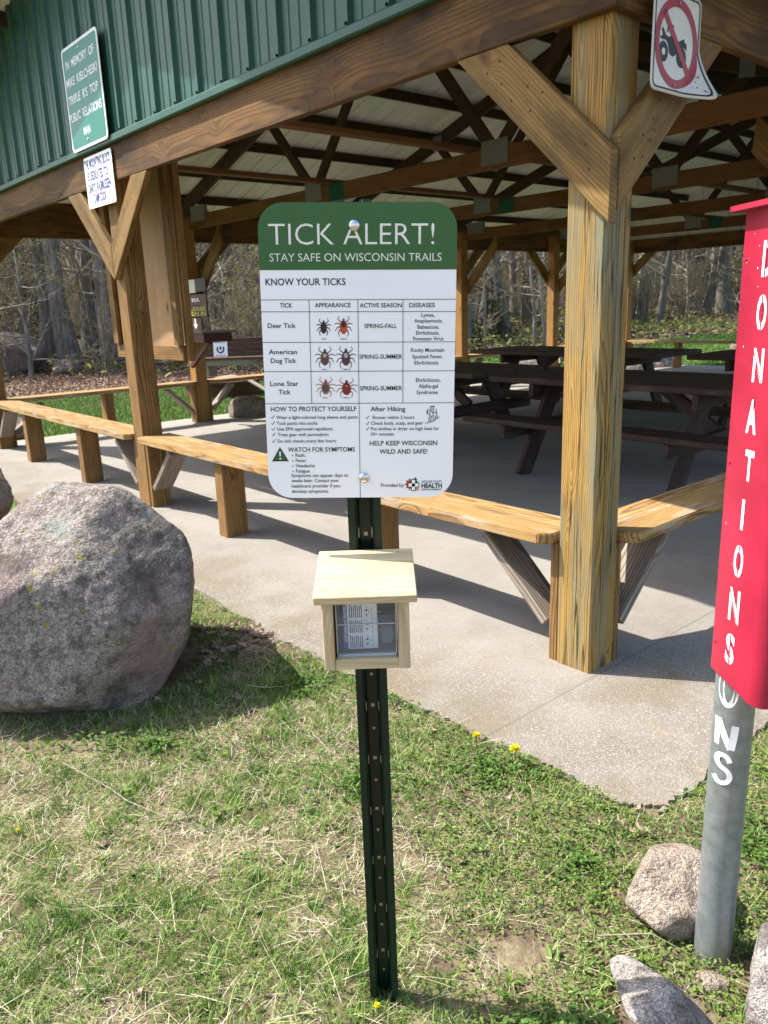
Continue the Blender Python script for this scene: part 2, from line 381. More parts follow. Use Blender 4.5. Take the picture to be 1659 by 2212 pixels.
def box_bm(bm, x0, x1, y0, y1, z0, z1, c0=0., c1=0.):
    # c0 / c1: shift of the two ends in x per metre of z (angled end cuts)
    P = [(x0+c0*z0, y0, z0), (x1+c1*z0, y0, z0), (x1+c1*z0, y1, z0), (x0+c0*z0, y1, z0), (x0+c0*z1, y0, z1), (x1+c1*z1, y0, z1), (x1+c1*z1, y1, z1), (x0+c0*z1, y1, z1)]
    v = [bm.verts.new(p) for p in P]
    for f in ((0, 3, 2, 1), (4, 5, 6, 7), (0, 1, 5, 4), (1, 2, 6, 5), (2, 3, 7, 6), (3, 0, 4, 7)): bm.faces.new([v[i] for i in f])
def axes(p0, p1, up):
    x = (Vector(p1)-Vector(p0)); L = x.length; x.normalize(); y = Vector(up).cross(x).normalized(); z = x.cross(y)
    m = Matrix((x, y, z)).transposed().to_4x4(); m.translation = Vector(p0); return m, L
def timber(name, p0, p1, wid, thk, mat, parent=None, up=(0, 0, 1), c0=0., c1=0., bev=.004):
    """sawn timber from p0 to p1 along its own x axis; wid along local z (up), thk along local y"""
    m, L = axes(p0, p1, up); bm = bmesh.new(); box_bm(bm, 0, L, -thk/2, thk/2, -wid/2, wid/2, c0, c1)
    if bev: bmesh.ops.bevel(bm, geom=bm.edges[:], offset=bev, segments=1, affect='EDGES', clamp_overlap=True)
    return from_bm(name, bm, mat, parent, m)
def lathe_bm(bm, prof, seg=24, cap=True):
    rings = []
    for r, z in prof: rings.append([bm.verts.new((r*math.cos(2*math.pi*i/seg), r*math.sin(2*math.pi*i/seg), z)) for i in range(seg)])
    for a, b in zip(rings[:-1], rings[1:]):
        for i in range(seg): bm.faces.new((a[i], a[(i+1) % seg], b[(i+1) % seg], b[i]))
    if cap: bm.faces.new(list(reversed(rings[0]))); bm.faces.new(rings[-1])
def copy_tree(o, parent=None):
    c = o.copy(); COL.objects.link(c); c.parent = parent
    for ch in o.children: copy_tree(ch, c)
    return c

# ---------- flat artwork (lettering, pictograms) gathered per colour in 2-D, then laid on a panel
_fc = {}
def glyphs(s, bold=0.):
    k = (s, bold)
    if k in _fc: return _fc[k]
    cu = bpy.data.curves.new('t', 'FONT'); cu.body = s; cu.size = 1; cu.offset = bold; cu.resolution_u = 3
    o = bpy.data.objects.new('t', cu); COL.objects.link(o); dg = bpy.context.evaluated_depsgraph_get(); dg.update()
    me = bpy.data.meshes.new_from_object(o.evaluated_get(dg)); me.calc_loop_triangles()
    V = np.array([v.co[:2] for v in me.vertices]).reshape(-1, 2); T = [tuple(t.vertices) for t in me.loop_triangles]
    bpy.data.objects.remove(o); bpy.data.curves.remove(cu); bpy.data.meshes.remove(me)
    _fc[k] = (V, T); return V, T
CAPH = None
class Art:
    def __init__(s): s.V = []; s.T = []; s.n = 0
    def add(s, V, T):
        s.V += [tuple(v) for v in V]; s.T += [tuple(i+s.n for i in t) for t in T]; s.n = len(s.V)
    def text(s, st, x0, x1, y, cap, bold=0.):
        """x0..x1 = ink extent, y baseline, cap = capital height (y up)"""
        global CAPH
        if CAPH is None: CAPH = glyphs('H')[0][:, 1].max()
        V, T = glyphs(st, bold); lo, hi = V[:, 0].min(), V[:, 0].max(); sx = (x1-x0)/(hi-lo)
        s.add(np.c_[x0+(V[:, 0]-lo)*sx, y+V[:, 1]*cap/CAPH], T)
    def poly(s, pts):
        from mathutils.geometry import tessellate_polygon
        s.add(pts, tessellate_polygon([[Vector((p[0], p[1], 0)) for p in pts]]))
    def rect(s, x0, y0, x1, y1): s.add([(x0, y0), (x1, y0), (x1, y1), (x0, y1)], [(0, 1, 2), (0, 2, 3)])
    def line(s, pts, w, w1=None):
        pts = [np.array(p, float) for p in pts]; n = len(pts); L = []; Rr = []
        for i, p in enumerate(pts):
            d = pts[min(i+1, n-1)]-pts[max(i-1, 0)]; d /= (np.linalg.norm(d)+1e-12); q = np.array([-d[1], d[0]])
            ww = w if w1 is None else w+(w1-w)*i/(n-1)
            L.append(p+q*ww/2); Rr.append(p-q*ww/2)
        V = L+Rr; T = []
        for i in range(n-1): T += [(i, n+i, n+i+1), (i, n+i+1, i+1)]
        s.add(V, T)
    def ell(s, cx, cy, rx, ry, n=20, rot=0.):
        c, sn = math.cos(rot), math.sin(rot); P = []
        for i in range(n):
            a = 2*math.pi*i/n; x, y = rx*math.cos(a), ry*math.sin(a); P.append((cx+x*c-y*sn, cy+x*sn+y*c))
        s.add(P+[(cx, cy)], [(i, (i+1) % n, n) for i in range(n)])
    def ring(s, cx, cy, rx, ry, t, n=48):
        P = [(cx+rx*math.cos(2*math.pi*i/n), cy+ry*math.sin(2*math.pi*i/n)) for i in range(n)]+[(cx+(rx-t)*math.cos(2*math.pi*i/n), cy+(ry-t)*math.sin(2*math.pi*i/n)) for i in range(n)]
        T = []
        for i in range(n): j = (i+1) % n; T += [(i, j, n+j), (i, n+j, n+i)]
        s.add(P, T)
    def lay(s, name, mat, parent, fn):
        """fn maps 2-D art coordinates to a point in the world"""
        return pm(name, [fn(*v) for v in s.V], s.T, mat, parent)
def rrect(x0, y0, x1, y1, r, n=8):
    P = []
    for cx, cy, a0 in ((x1-r, y1-r, 0), (x0+r, y1-r, 90), (x0+r, y0+r, 180), (x1-r, y0+r, 270)):
        for i in range(n+1): a = math.radians(a0+90*i/n); P.append((cx+r*math.cos(a), cy+r*math.sin(a)))
    return P
def slab_from_poly(name, P, t, mat, parent, fn):
    """closed panel: front outline P at depth 0, back at depth t; fn(x,y,depth) -> world"""
    n = len(P); V = [fn(x, y, 0) for x, y in P]+[fn(x, y, t) for x, y in P]
    F = [tuple(range(n)), tuple(reversed(range(n, 2*n)))]+[(i, n+i, n+(i+1) % n, (i+1) % n) for i in range(n)]
    o = pm(name, V, F, mat, parent); bm = bmesh.new(); bm.from_mesh(o.data); bmesh.ops.recalc_face_normals(bm, faces=bm.faces[:]); bm.to_mesh(o.data); bm.free(); return o
def onplane(x, y, P0, n):
    d = ray(x, y); return CAMP + d*(((np.array(P0)-CAMP)@np.array(n))/(d@np.array(n)))

# ------------------------------------------------------------------ ground and slab
def vnoise(x, y, s, seed=0):
    r = np.random.default_rng(seed); L = r.random((64, 64)); x = np.asarray(x)*s; y = np.asarray(y)*s
    xi = np.floor(x).astype(int); yi = np.floor(y).astype(int); fx = x-xi; fy = y-yi; fx = fx*fx*(3-2*fx); fy = fy*fy*(3-2*fy)
    a = L[xi % 64, yi % 64]; b = L[(xi+1) % 64, yi % 64]; c = L[xi % 64, (yi+1) % 64]; d = L[(xi+1) % 64, (yi+1) % 64]
    return (a*(1-fx)+b*fx)*(1-fy)+(c*(1-fx)+d*fx)*fy
SLAB = (.86, 8.78, 1.55, 13.95)      # u0 u1 v0 v1
def to_uv(x, y): return x*UU[0]+y*UU[1], x*VV[0]+y*VV[1]
def gz(x, y):
    x = np.asarray(x, float); y = np.asarray(y, float); u, v = to_uv(x, y)
    z = -.008+.014*(vnoise(x, y, 1.1, 3)-.5)+.012*(vnoise(x, y, 4.3, 4)-.5)
    ins = (u > SLAB[0]+.14) & (u < SLAB[1]-.2) & (v > SLAB[2]+.14) & (v < SLAB[3]-.2)
    z = np.where(ins, -.09, z); far = np.maximum(y-19-.25*np.maximum(x, 0), 0)
    z = np.where((u > SLAB[0]-.035) & (u < SLAB[1]+.04) & (v > SLAB[2]-.035) & (v < SLAB[3]+.04), np.minimum(z, -.010), z)
    return z+.020*far+np.where(y > 12, .25*(vnoise(x, y, .22, 9)-.5)*np.clip((y-12)/8, 0, 1), 0)
t = np.linspace(-1, 1, 181); ax = np.sign(t)*(np.abs(t)*3+np.abs(t)**6*260)
gx, gy = np.meshgrid(ax, ax+2.2); gx = gx.ravel(); gy = gy.ravel(); n = len(ax)
i = np.arange(n*n).reshape(n, n); Q = np.c_[i[:-1, :-1].ravel(), i[:-1, 1:].ravel(), i[1:, 1:].ravel(), i[1:, :-1].ravel()]
tag(npm('ground', np.c_[gx, gy, gz(gx, gy)], Q, 'ground', smooth=True), kind='structure')
# slab with a slightly ragged front edge
P = []
for k in range(401):
    u = SLAB[0]+(SLAB[1]-SLAB[0])*(k/400)**1.6; P.append((SLAB[2]+.016*(R_.random()-.5)+.03*math.sin(u*2.1)+.012*math.sin(u*17)+.055*math.exp(-((u-SLAB[0])/.05)**2), u+(.012 if k == 0 else 0)))
P += [(SLAB[3], SLAB[1]), (SLAB[3], SLAB[0])]
for k in range(160, 3, -1): P.append((SLAB[2]+.05+(SLAB[3]-SLAB[2]-.05)*(k/160)**2, SLAB[0]+.016*(R_.random()-.5)+.008*math.sin(k*.6)))
sl_ = slab_from_poly('concrete_slab', P, .16, 'concrete', None, lambda x, y, d: Vector((x, y, -d)))
sl_.matrix_basis = PM; tag(sl_, kind='structure')

# ------------------------------------------------------------------ pavilion
UC = (1.493, 4.955, 8.415); VK = [2.185+2.22*k for k in range(6)]
VF = 2.115; ZB = 2.02; UM = 4.954
pav = empty('pavilion', W(UM, 7.4, 0), A, 'large open timber picnic pavilion with green metal gable and pale metal roof', 'pavilion')
def zroof(u): return 3.72-.333*abs(u-UM)
posts = [(u, VK[0]) for u in UC]+[(UC[2], v) for v in VK[1:]]+[(UC[1], VK[5]), (UC[0], VK[5])]+[(UC[0], v) for v in VK[1:5]]
for k, (u, v) in enumerate(posts):
    o = timber('post', W(u, v, -.02), W(u, v, 2.25), .14, .14, 'post' if k == 0 else 'leg', pav, up=VV, bev=.006)
    if k == 0: o['label'] = 'greenish tan corner post with long cracks and knots'
M['farpost'] = wood('far_post_wood', (.37, .20, .058), (.22, .10, .026), weather=.2, spacing=.012, contrast=.6, figure=.05)
for o in pav.children[3:]: o.data.materials[0] = M['farpost']
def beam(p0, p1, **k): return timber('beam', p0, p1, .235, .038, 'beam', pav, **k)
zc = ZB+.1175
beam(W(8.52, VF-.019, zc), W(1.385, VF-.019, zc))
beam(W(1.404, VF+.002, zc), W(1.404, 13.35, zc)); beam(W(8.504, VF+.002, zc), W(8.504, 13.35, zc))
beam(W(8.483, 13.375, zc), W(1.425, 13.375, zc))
# knee braces: flat on the outside of post and beam, both ends cut
def prism(name, P, o, d, n, thk, mat, parent, ang=.75):
    """flat board whose outline P is given in (along d, height) from o; n = thickness direction; grain runs at angle ang"""
    c, sn = math.cos(ang), math.sin(ang); d = Vector(d); n = Vector(n); k = Vector((0, 0, 1)); x = d*c+k*sn; z = k*c-d*sn; y = z.cross(x)
    m = Matrix((x, y, z)).transposed().to_4x4(); m.translation = Vector(o)
    bm = bmesh.new(); Q = [(p[0]*c+p[1]*sn, p[1]*c-p[0]*sn) for p in P]
    a = [bm.verts.new((q[0], -thk/2, q[1])) for q in Q]; b = [bm.verts.new((q[0], thk/2, q[1])) for q in Q]; k_ = len(Q)
    bm.faces.new(a); bm.faces.new(list(reversed(b)))
    for i in range(k_): bm.faces.new((a[i], b[i], b[(i+1) % k_], a[(i+1) % k_]))
    bmesh.ops.recalc_face_normals(bm, faces=bm.faces[:]); bmesh.ops.bevel(bm, geom=bm.edges[:], offset=.003, segments=1, affect='EDGES', clamp_overlap=True)
    return from_bm(name, bm, mat, parent, m)
def kbrace(u, v, du, dv, off, a0=.0015):
    """knee brace on the outside of a post: plumb cut at the post (a0 from its centre), level cut under the beam"""
    zb_ = 1.475-.93*(a0+.105) if False else 1.46+.93*(a0+.105)*(1 if a0 < -.05 else 0); e = (ZB-.002-zb_)/.93+a0; 
    P = [(a0, zb_), (a0, zb_+.205), (e-.215, ZB-.002), (e, ZB-.002)]
    br_ = prism('brace', P, W(u, v, 0)+Vector(off), UU*du+VV*dv, off, .038, 'brace', pav)
    if v == VK[0] and u < 6:
        nbm = bmesh.new(); nn_ = Vector(off).normalized(); rn_ = random.Random(int(u*10+du*3+dv*5)); q_ = nn_.to_track_quat('Z', 'Y').to_matrix().to_4x4()
        for _ in range(11):
            al = rn_.uniform(max(a0, -.06)+.015, .42); hz = zb_+.93*(al-a0)+rn_.uniform(.04, .165)
            if hz < ZB-.02:
                m2 = q_.copy(); m2.translation = W(u, v, hz)+Vector(off)+Vector(UU*du+VV*dv)*al+nn_*.0196; bmesh.ops.create_cone(nbm, cap_ends=True, segments=8, radius1=.0042, radius2=.003, depth=.0012, matrix=m2)
        from_bm('nail_heads', nbm, 'nail', br_)
out = -Vector(VV)*(.07+.0195)
for u, sgn in ((UC[0], (1,)), (UC[1], (1, -1)), (UC[2], (-1,))):
    for s in sgn: kbrace(u, VK[0], s, 0, out, -.107 if len(sgn) == 1 else .0015)
    for s in sgn: kbrace(u, VK[5], s, 0, -out, -.107 if len(sgn) == 1 else .0015)
for u, oo in ((UC[0], -Vector(UU)*(.07+.0195)), (UC[2], Vector(UU)*(.07+.0195))):
    for k, v in enumerate(VK):
        for s in ((1,) if k == 0 else (-1,) if k == 5 else (1, -1)): kbrace(u, v, 0, s, oo, -.066 if k in (0, 5) else .0015)
# inner knee braces of the side posts that carry the trusses
for k in range(1, 5):
    for u, s in ((UC[2], -1), (UC[0], 1)):
        timber('brace', W(u+s*.05, VK[k]+.09, 1.46), W(u+s*.62, VK[k]+.09, 2.07), .14, .038, 'brace', pav, c0=.9, c1=.95)
# trusses
def truss(v):
    b = timber('truss', W(8.49, v, 2.21), W(1.41, v, 2.21), .14, .038, 'truss', pav)
    for s in (1, -1):
        e = UM+s*3.80; zt = lambda u: zroof(u)-.09-.073
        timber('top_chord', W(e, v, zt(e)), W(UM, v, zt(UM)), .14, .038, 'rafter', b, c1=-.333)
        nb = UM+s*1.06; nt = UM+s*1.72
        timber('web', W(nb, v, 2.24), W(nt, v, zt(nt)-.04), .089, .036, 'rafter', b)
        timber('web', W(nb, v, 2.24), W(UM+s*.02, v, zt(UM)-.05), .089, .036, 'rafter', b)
        for uu, zz, ww, hh in ((nb, 2.25, .24, .16), (UM+s*3.2, 2.29, .30, .16), (nt, zt(nt)-.02, .13, .15)):
            bm = bmesh.new()
            for q in range(12):       # toothed pressed plate: fine raised ribs
                z0 = -hh/2+hh*q/12; box_bm(bm, -ww/2, ww/2, -.0212-.001*(q % 2), .0212+.001*(q % 2), z0, z0+hh/12)
            mm = Matrix((UU, -VV, (0, 0, 1))).transposed().to_4x4(); mm.translation = W(uu, v, zz)
            from_bm('gusset_plate', bm, 'plate', b, mm)
    bm = bmesh.new(); box_bm(bm, -.10, .10, -.0205, .0205, -.0705, .0705, 0, 0)
    mm = Matrix((UU, -VV, (0, 0, 1))).transposed().to_4x4(); mm.translation = W(5.68, v, 2.21)
    from_bm('painted_patch', bm, 'greentape', b, mm)
for k in range(1, 5): truss(VK[k]+.045)
for uu in (5.78, 4.14):
    for a, b in ((VF+.05, 7.4), (7.4, 13.2)): timber('tie_board', W(uu, a, 2.30), W(uu, b-.003, 2.30), .036, .089, 'truss', pav)
# purlins
for s in (1, -1):
    for k in range(7):
        uu = UM+s*(.16+.57*k)
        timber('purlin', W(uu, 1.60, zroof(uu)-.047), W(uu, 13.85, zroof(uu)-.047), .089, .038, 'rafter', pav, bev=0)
# roof sheets (ribbed, white below, green above), one mesh for each slope
def roof(s):
    e = UM+s*3.92; prof = []
    v = 1.575
    while v < 13.85:
        prof += [(v, 0), (v+.075, 0), (v+.080, .004), (v+.085, 0), (v+.150, 0), (v+.155, .004), (v+.160, 0), (v+.200, 0), (v+.208, .019), (v+.221, .019)]; v += .229
    V = []; n = len(prof)
    for dz in (0, .012):
        for uu in (e, UM+s*.0):
            V += [W(uu, a, zroof(uu)+h+dz) for a, h in prof]
    F = []; idx = []
    for i in range(n-1):
        F.append((i, i+1, n+i+1, n+i)); idx.append(0); F.append((2*n+i, 3*n+i, 3*n+i+1, 2*n+i+1)); idx.append(1)
        F.append((i, 2*n+i, 2*n+i+1, i+1)); idx.append(1)
    F += [(0, n, 3*n, 2*n), (n-1, 3*n-1, 4*n-1, 2*n-1)]; idx += [1, 1]
    pm('roof_sheet', V, F, ['whitesteel', 'roofgreen'], pav, None, idx)
    timber('fascia', W(e, 1.60, zroof(e)-.07), W(e, 13.85, zroof(e)-.07), .13, .038, 'beam', pav)
roof(1); roof(-1)
for v in (1.60, 13.87):
    for s in (1, -1):
        timber('rake_board', W(UM+s*3.88, v, zroof(UM+3.88)-.075), W(UM, v, zroof(UM)-.075), .14, .036, 'beam', pav, c1=-.333)
# gable siding
def gable(v, out, z0):
    prof = []; u = 1.40
    while u < 8.49:
        prof += [(u, 0), (u+.06, 0), (u+.066, .004), (u+.074, .004), (u+.08, 0), (u+.13, 0), (u+.136, .004), (u+.144, .004), (u+.15, 0), (u+.185, 0), (u+.197, .02), (u+.217, .02)]; u += .229
    prof = [p for p in prof if p[0] <= 8.51]; extra = [(UM-.001, 0)]
    n = len(prof); V = []
    for d in (0, .004):
        V += [W(a, v+out*(h+.004-d), z0) for a, h in prof]+[W(a, v+out*(h+.004-d), zroof(a)-.004) for a, h in prof]
    F = []; idx = []
    for i in range(n-1):
        F.append((i, i+1, n+i+1, n+i)); idx.append(0); F.append((2*n+i, 3*n+i, 3*n+i+1, 2*n+i+1)); idx.append(1)
    pm('gable_siding', V, F, ['siding', 'whitesteel'], pav, None, idx)
gable(VF-.042, -1, 2.225); gable(13.40, 1, 2.225)
bm = bmesh.new(); vo = VF-.045
prof = [(-.024, 2.252), (-.030, 2.246), (-.030, 2.218), (-.022, 2.213), (.0, 2.213), (.0, 2.222), (-.02, 2.222), (-.02, 2.252)]
a = [bm.verts.new(W(1.38, vo+p, z)) for p, z in prof]; b = [bm.verts.new(W(8.53, vo+p, z)) for p, z in prof]
for i in range(len(prof)): bm.faces.new((a[i], b[i], b[(i+1) % 8], a[(i+1) % 8]))
bm.faces.new(list(reversed(a))); bm.faces.new(b)
tr = from_bm('base_trim', bm, 'siding', pav)
bm = bmesh.new(); u = 1.595
while u < 8.49:      # hex-head screws with washers, one at every rib
    m = Matrix.Translation(W(u+.012, vo-.026, 2.262)) @ Matrix.Rotation(A, 4, 'Z') @ Matrix.Rotation(-math.pi/2, 4, 'Y')
    for r, dd in ((.007, .004), (.0045, .009)): bmesh.ops.create_cone(bm, cap_ends=True, segments=6, radius1=r, radius2=r*.8, depth=dd, matrix=m)
    u += .229
from_bm('screw_heads', bm, 'darkpost', tr)

# ------------------------------------------------------------------ benches between the posts
def plank(name, p0, p1, wid, thk, mat, parent, side, ch0=.0, ch1=.0):
    """seat plank, top face at the given points; side = horizontal unit vector to the outer edge; chamfered outer corners"""
    x = Vector(p1)-Vector(p0); L = x.length; x.normalize(); y = Vector(side); z = Vector((0, 0, 1))
    m = Matrix((x, y, z)).transposed().to_4x4(); m.translation = Vector(p0); h = wid/2
    P = [(0, -h), (L, -h), (L, h-ch1), (L-ch1, h), (ch0, h), (0, h-ch0)]
    if ch0 == 0: P.pop(); P[-1] = (0, h)
    bm = bmesh.new(); a = [bm.verts.new((q[0], q[1], 0)) for q in P]; b = [bm.verts.new((q[0], q[1], -thk)) for q in P]
    k = len(P); bm.faces.new(a); bm.faces.new(list(reversed(b)))
    for i in range(k): bm.faces.new((a[i], b[i], b[(i+1) % k], a[(i+1) % k]))
    bmesh.ops.recalc_face_normals(bm, faces=bm.faces[:])
    bmesh.ops.bevel(bm, geom=bm.edges[:], offset=.004, segments=2, affect='EDGES', clamp_overlap=True)
    return from_bm(name, bm, mat, parent, m)
def bench(a, b, side, label, det=True, legs=(.31, .69)):
    """a, b = (u,v) of the two post centres; side = outward direction"""
    A0 = W(*a, 0); B0 = W(*b, 0); d = (B0-A0); L = d.length; d.normalize(); s = Vector(side)
    root = empty('bench', (A0+B0)/2, A, label, 'bench', 'plank benches between the pavilion posts')
    oz = Vector((0, 0, .478)); off = s*.005
    plank('seat', A0+d*.085+off+oz, B0-d*.075+off+oz, .24, .038, 'seat', root, s, .035, .03)
    for t in legs:
        c = A0+d*(L*t)+s*.02; timber('leg', c-Vector((0, 0, .01)), c+Vector((0, 0, .439)), .14, .095, 'leg', root, up=s, bev=.005)
    for P0, q in ((A0, d), (B0, -d)):
        timber('support_board', P0+q*.09+s*.0-Vector((0, 0, .01)), P0+q*.09+s*.0+Vector((0, 0, .439)), .13, .036, 'leg', root, up=s)
        timber('brace', P0+q*.128+Vector((0, 0, .13)), P0+q*.42+Vector((0, 0, .405)), .13, .036, 'greywood', root, up=s)
    return root
bench((UC[0], VK[0]), (UC[1], VK[0]), -VV, 'honey coloured plank bench directly behind the tick sign')
bench((UC[1], VK[0]), (UC[2], VK[0]), -VV, 'plank bench behind the big boulder, left of the notice board post')
nm = ['plank bench on the left side nearest the boulder, green lawn beneath it', 'plank bench in front of the fire ring, partly behind the tick sign', 'far side bench hidden mostly behind the tick sign', 'far side bench seen through the gap under the dark tables', 'far side bench behind the tables next to the far corner post']
for k in range(5): bench((UC[2], VK[k]), (UC[2], VK[k+1]), UU, nm[k], legs=(.5,))
bench((UC[2], VK[5]), (UC[1], VK[5]), VV, 'far end bench with a sunlit top edge against the bright lawn')
bench((UC[1], VK[5]), (UC[0], VK[5]), VV, 'far end bench beyond the tables hidden behind the red donation box')
bench((UC[0], VK[0]), (UC[0], VK[1]), -UU, 'weathered plank bench to the right of the corner post, beside the red donation box', legs=(.515,))

# ------------------------------------------------------------------ tick warning sign on its steel post
c5 = lambda x, y: ((800+x*.46125)*.6636, (620+y*.46125)*.6636)
SY = 1.178
cor = [ony(*c5(*p), SY) for p in ((62, 91), (1500, 73), (1453.5, 2168), (180.6, 2165))]
ex = (cor[1]-cor[0])+(cor[2]-cor[3]); SWd = np.linalg.norm(ex)/2; ex = ex/np.linalg.norm(ex)
ez = (cor[0]-cor[3])+(cor[1]-cor[2]); SHt = np.linalg.norm(ez)/2; ez = ez-ex*(ez@ex); ez /= np.linalg.norm(ez)
SCt = sum(cor)/4; en = np.cross(ez, ex)      # en points away from the camera (+y)
src = np.array([(62, 91), (1500, 73), (1453.5, 2168), (180.6, 2165)], float); dst = np.array([(-.5, .5), (.5, .5), (.5, -.5), (-.5, -.5)])
Am = []; bv = []
for (x, y), (X, Y) in zip(src, dst): Am += [[x, y, 1, 0, 0, 0, -X*x, -X*y], [0, 0, 0, x, y, 1, -Y*x, -Y*y]]; bv += [X, Y]
Hm = np.append(np.linalg.solve(np.array(Am), np.array(bv)), 1).reshape(3, 3)
def ct(x, y):
    q = Hm @ np.array([x, y, 1.]); return (q[0]/q[2]*SWd, q[1]/q[2]*SHt)
def sgn(x, y, d=0.): return Vector(SCt+ex*x+ez*y+en*d)
PX = -.0305
sroot = empty('warning_sign', (PX, 1.2, 0), 0, 'green and white TICK ALERT warning sign on a dark green steel post', 'sign')
panel = slab_from_poly('sign_panel', rrect(-SWd/2, -SHt/2, SWd/2, SHt/2, .036, 10), .002, 'white', sroot, lambda x, y, d: sgn(x, y, d))
hy = (ct(85, 577)[1]+ct(1490, 563)[1])/2
hp = [p for p in rrect(-SWd/2, -SHt/2, SWd/2, SHt/2, .036, 10) if p[1] > hy]
ar = Art(); ar.poly(hp+[(-SWd/2, hy), (SWd/2, hy)]); ar.lay('header_band', 'signgreen', panel, lambda x, y: sgn(x, y, -.0004))
def L(ar, st, x0, x1, y, cap, bold=0., y1=None):
    a = ct(x0, y); b = ct(x1, y if y1 is None else y1); m_ = ct((x0+x1)/2, y-cap); m0 = ct((x0+x1)/2, y)
    ar.text(st, a[0], b[0], (a[1]+b[1])/2, m_[1]-m0[1], bold)
ar = Art(); L(ar, 'TICK ALERT!', 152, 1330, 394, 153, -.008, 385); L(ar, 'STAY SAFE ON WISCONSIN TRAILS', 160, 1382, 514, 57, -.004, 503)
ar.lay('title_lettering', 'cream', panel, lambda x, y: sgn(x, y, -.0007))
BO = .012
ar = Art()
for st, x0, x1, y, cap in (('KNOW YOUR TICKS', 133, 698, 682, 48), ('TICK', 238, 323, 842, 32), ('APPEARANCE', 482, 735, 838, 30), ('ACTIVE SEASON', 799, 1097, 838, 30), ('DISEASES', 1150, 1333, 836, 30),
        ('Deer Tick', 153, 349, 985, 32), ('American', 163, 361, 1170, 32), ('Dog Tick', 178, 355, 1231, 32), ('Lone Star', 176, 373, 1392, 32), ('Tick', 235, 319, 1450, 32),
        ('SPRING-FALL', 832, 1063, 985, 30), ('SPRING-SUMMER', 799, 1100, 1202, 30), ('SPRING-SUMMER', 804, 1100, 1424, 30), ('HOW TO PROTECT YOURSELF', 182, 780, 1569, 32), ('After Hiking', 878, 1123, 1570, 32),
        ('WATCH FOR SYMPTOMS', 305, 771, 1849, 30), ('HELP KEEP WISCONSIN', 874, 1348, 1808, 31), ('WILD AND SAFE!', 943, 1278, 1866, 31), ('LANGLADE COUNTY', 1237, 1380, 2067, 14), ('HEALTH', 1237, 1381, 2104, 30), ('DEPARTMENT', 1237, 1380, 2121, 11),
        ('MALE', 533, 563, 1067, 9), ('FEMALE', 665, 709, 1067, 9), ('MALE', 538, 571, 1281, 9), ('FEMALE', 683, 732, 1281, 9), ('MALE', 546, 578, 1480, 9), ('FEMALE', 687, 733, 1480, 9)):
    L(ar, st, x0, x1, y, cap, .035 if st == 'HEALTH' else BO)
ar.lay('heading_lettering', 'signtext', panel, lambda x, y: sgn(x, y, -.0005))
ar = Art()
for st, x0, x1, y, cap in (('Lymes,', 1236, 1332, 904, 26), ('Anaplasmosis,', 1186, 1388, 945, 26), ('Babesiosis,', 1209, 1364, 989, 26), ('Ehrlichiosis,', 1199, 1366, 1031, 26), ('Powassan Virus', 1178, 1393, 1072, 26),
        ('Rocky Mountain', 1162, 1400, 1153, 26), ('Spotted Fever,', 1172, 1388, 1199, 26), ('Ehrlichiosis', 1188, 1357, 1243, 26), ('Ehrlichiosis,', 1198, 1373, 1365, 26), ('Alpha-gal', 1216, 1354, 1407, 26), ('Syndrome', 1202, 1352, 1451, 26),
        ('Wear a light-colored long sleeve and pants', 221, 788, 1621, 22), ('Tuck pants into socks', 224, 509, 1662, 22), ('Use EPA approved repellents', 229, 614, 1702, 22), ('Treat gear with permethrin', 232, 586, 1741, 22), ('Do tick checks every few hours', 232, 639, 1785, 22),
        ('Shower within 2 hours', 891, 1187, 1624, 22), ('Check body, scalp, and gear', 882, 1250, 1664, 22), ('Put clothes in dryer on high heat for', 882, 1362, 1703, 22), ('10+ minutes', 882, 1044, 1740, 22),
        ('Rash,', 358, 428, 1883, 22), ('Fever,', 360, 436, 1920, 22), ('Headache', 362, 493, 1956, 22), ('Fatigue', 363, 458, 1992, 22),
        ('Symptoms can appear days to', 331, 725, 2023, 22), ('weeks later. Contact your', 332, 661, 2058, 22), ('healthcare provider if you', 334, 670, 2095, 22), ('develop symptoms.', 336, 592, 2131, 22), ('Provided by:', 954, 1117, 2095, 23)):
    L(ar, st, x0, x1, y, cap, .010)
k_ = SWd/1400
for x, y in ((337, 1875), (339, 1912), (340, 1948), (342, 1984)): ar.ell(*ct(x, y), 5*k_, 5*k_, 10)
for x, y in ((196, 1610), (199, 1652), (201, 1692), (203, 1731), (205, 1775), (857, 1614), (857, 1656), (857, 1694)):
    ar.line([ct(x-11, y-1), ct(x-4, y+9), ct(x+12, y-13)], 5*k_)
ar.lay('body_lettering', 'bodytext', panel, lambda x, y: sgn(x, y, -.0005))
ar = Art()
for y0, y1, xa, xb in ((788, 778, 98, 1486), (872, 866, 103, 1484), (1088, 1082, 115, 1479), (1292, 1287, 128, 1475), (1516, 1512, 142, 1470)): ar.line([ct(xa, y0), ct(xb, y1)], 4*k_)
for p in (((440, 787), (467, 1514)), ((785, 785), (798, 1514), (810, 2166)), ((1106, 783), (1106, 1513))): ar.line([ct(*q) for q in p], 4*k_)
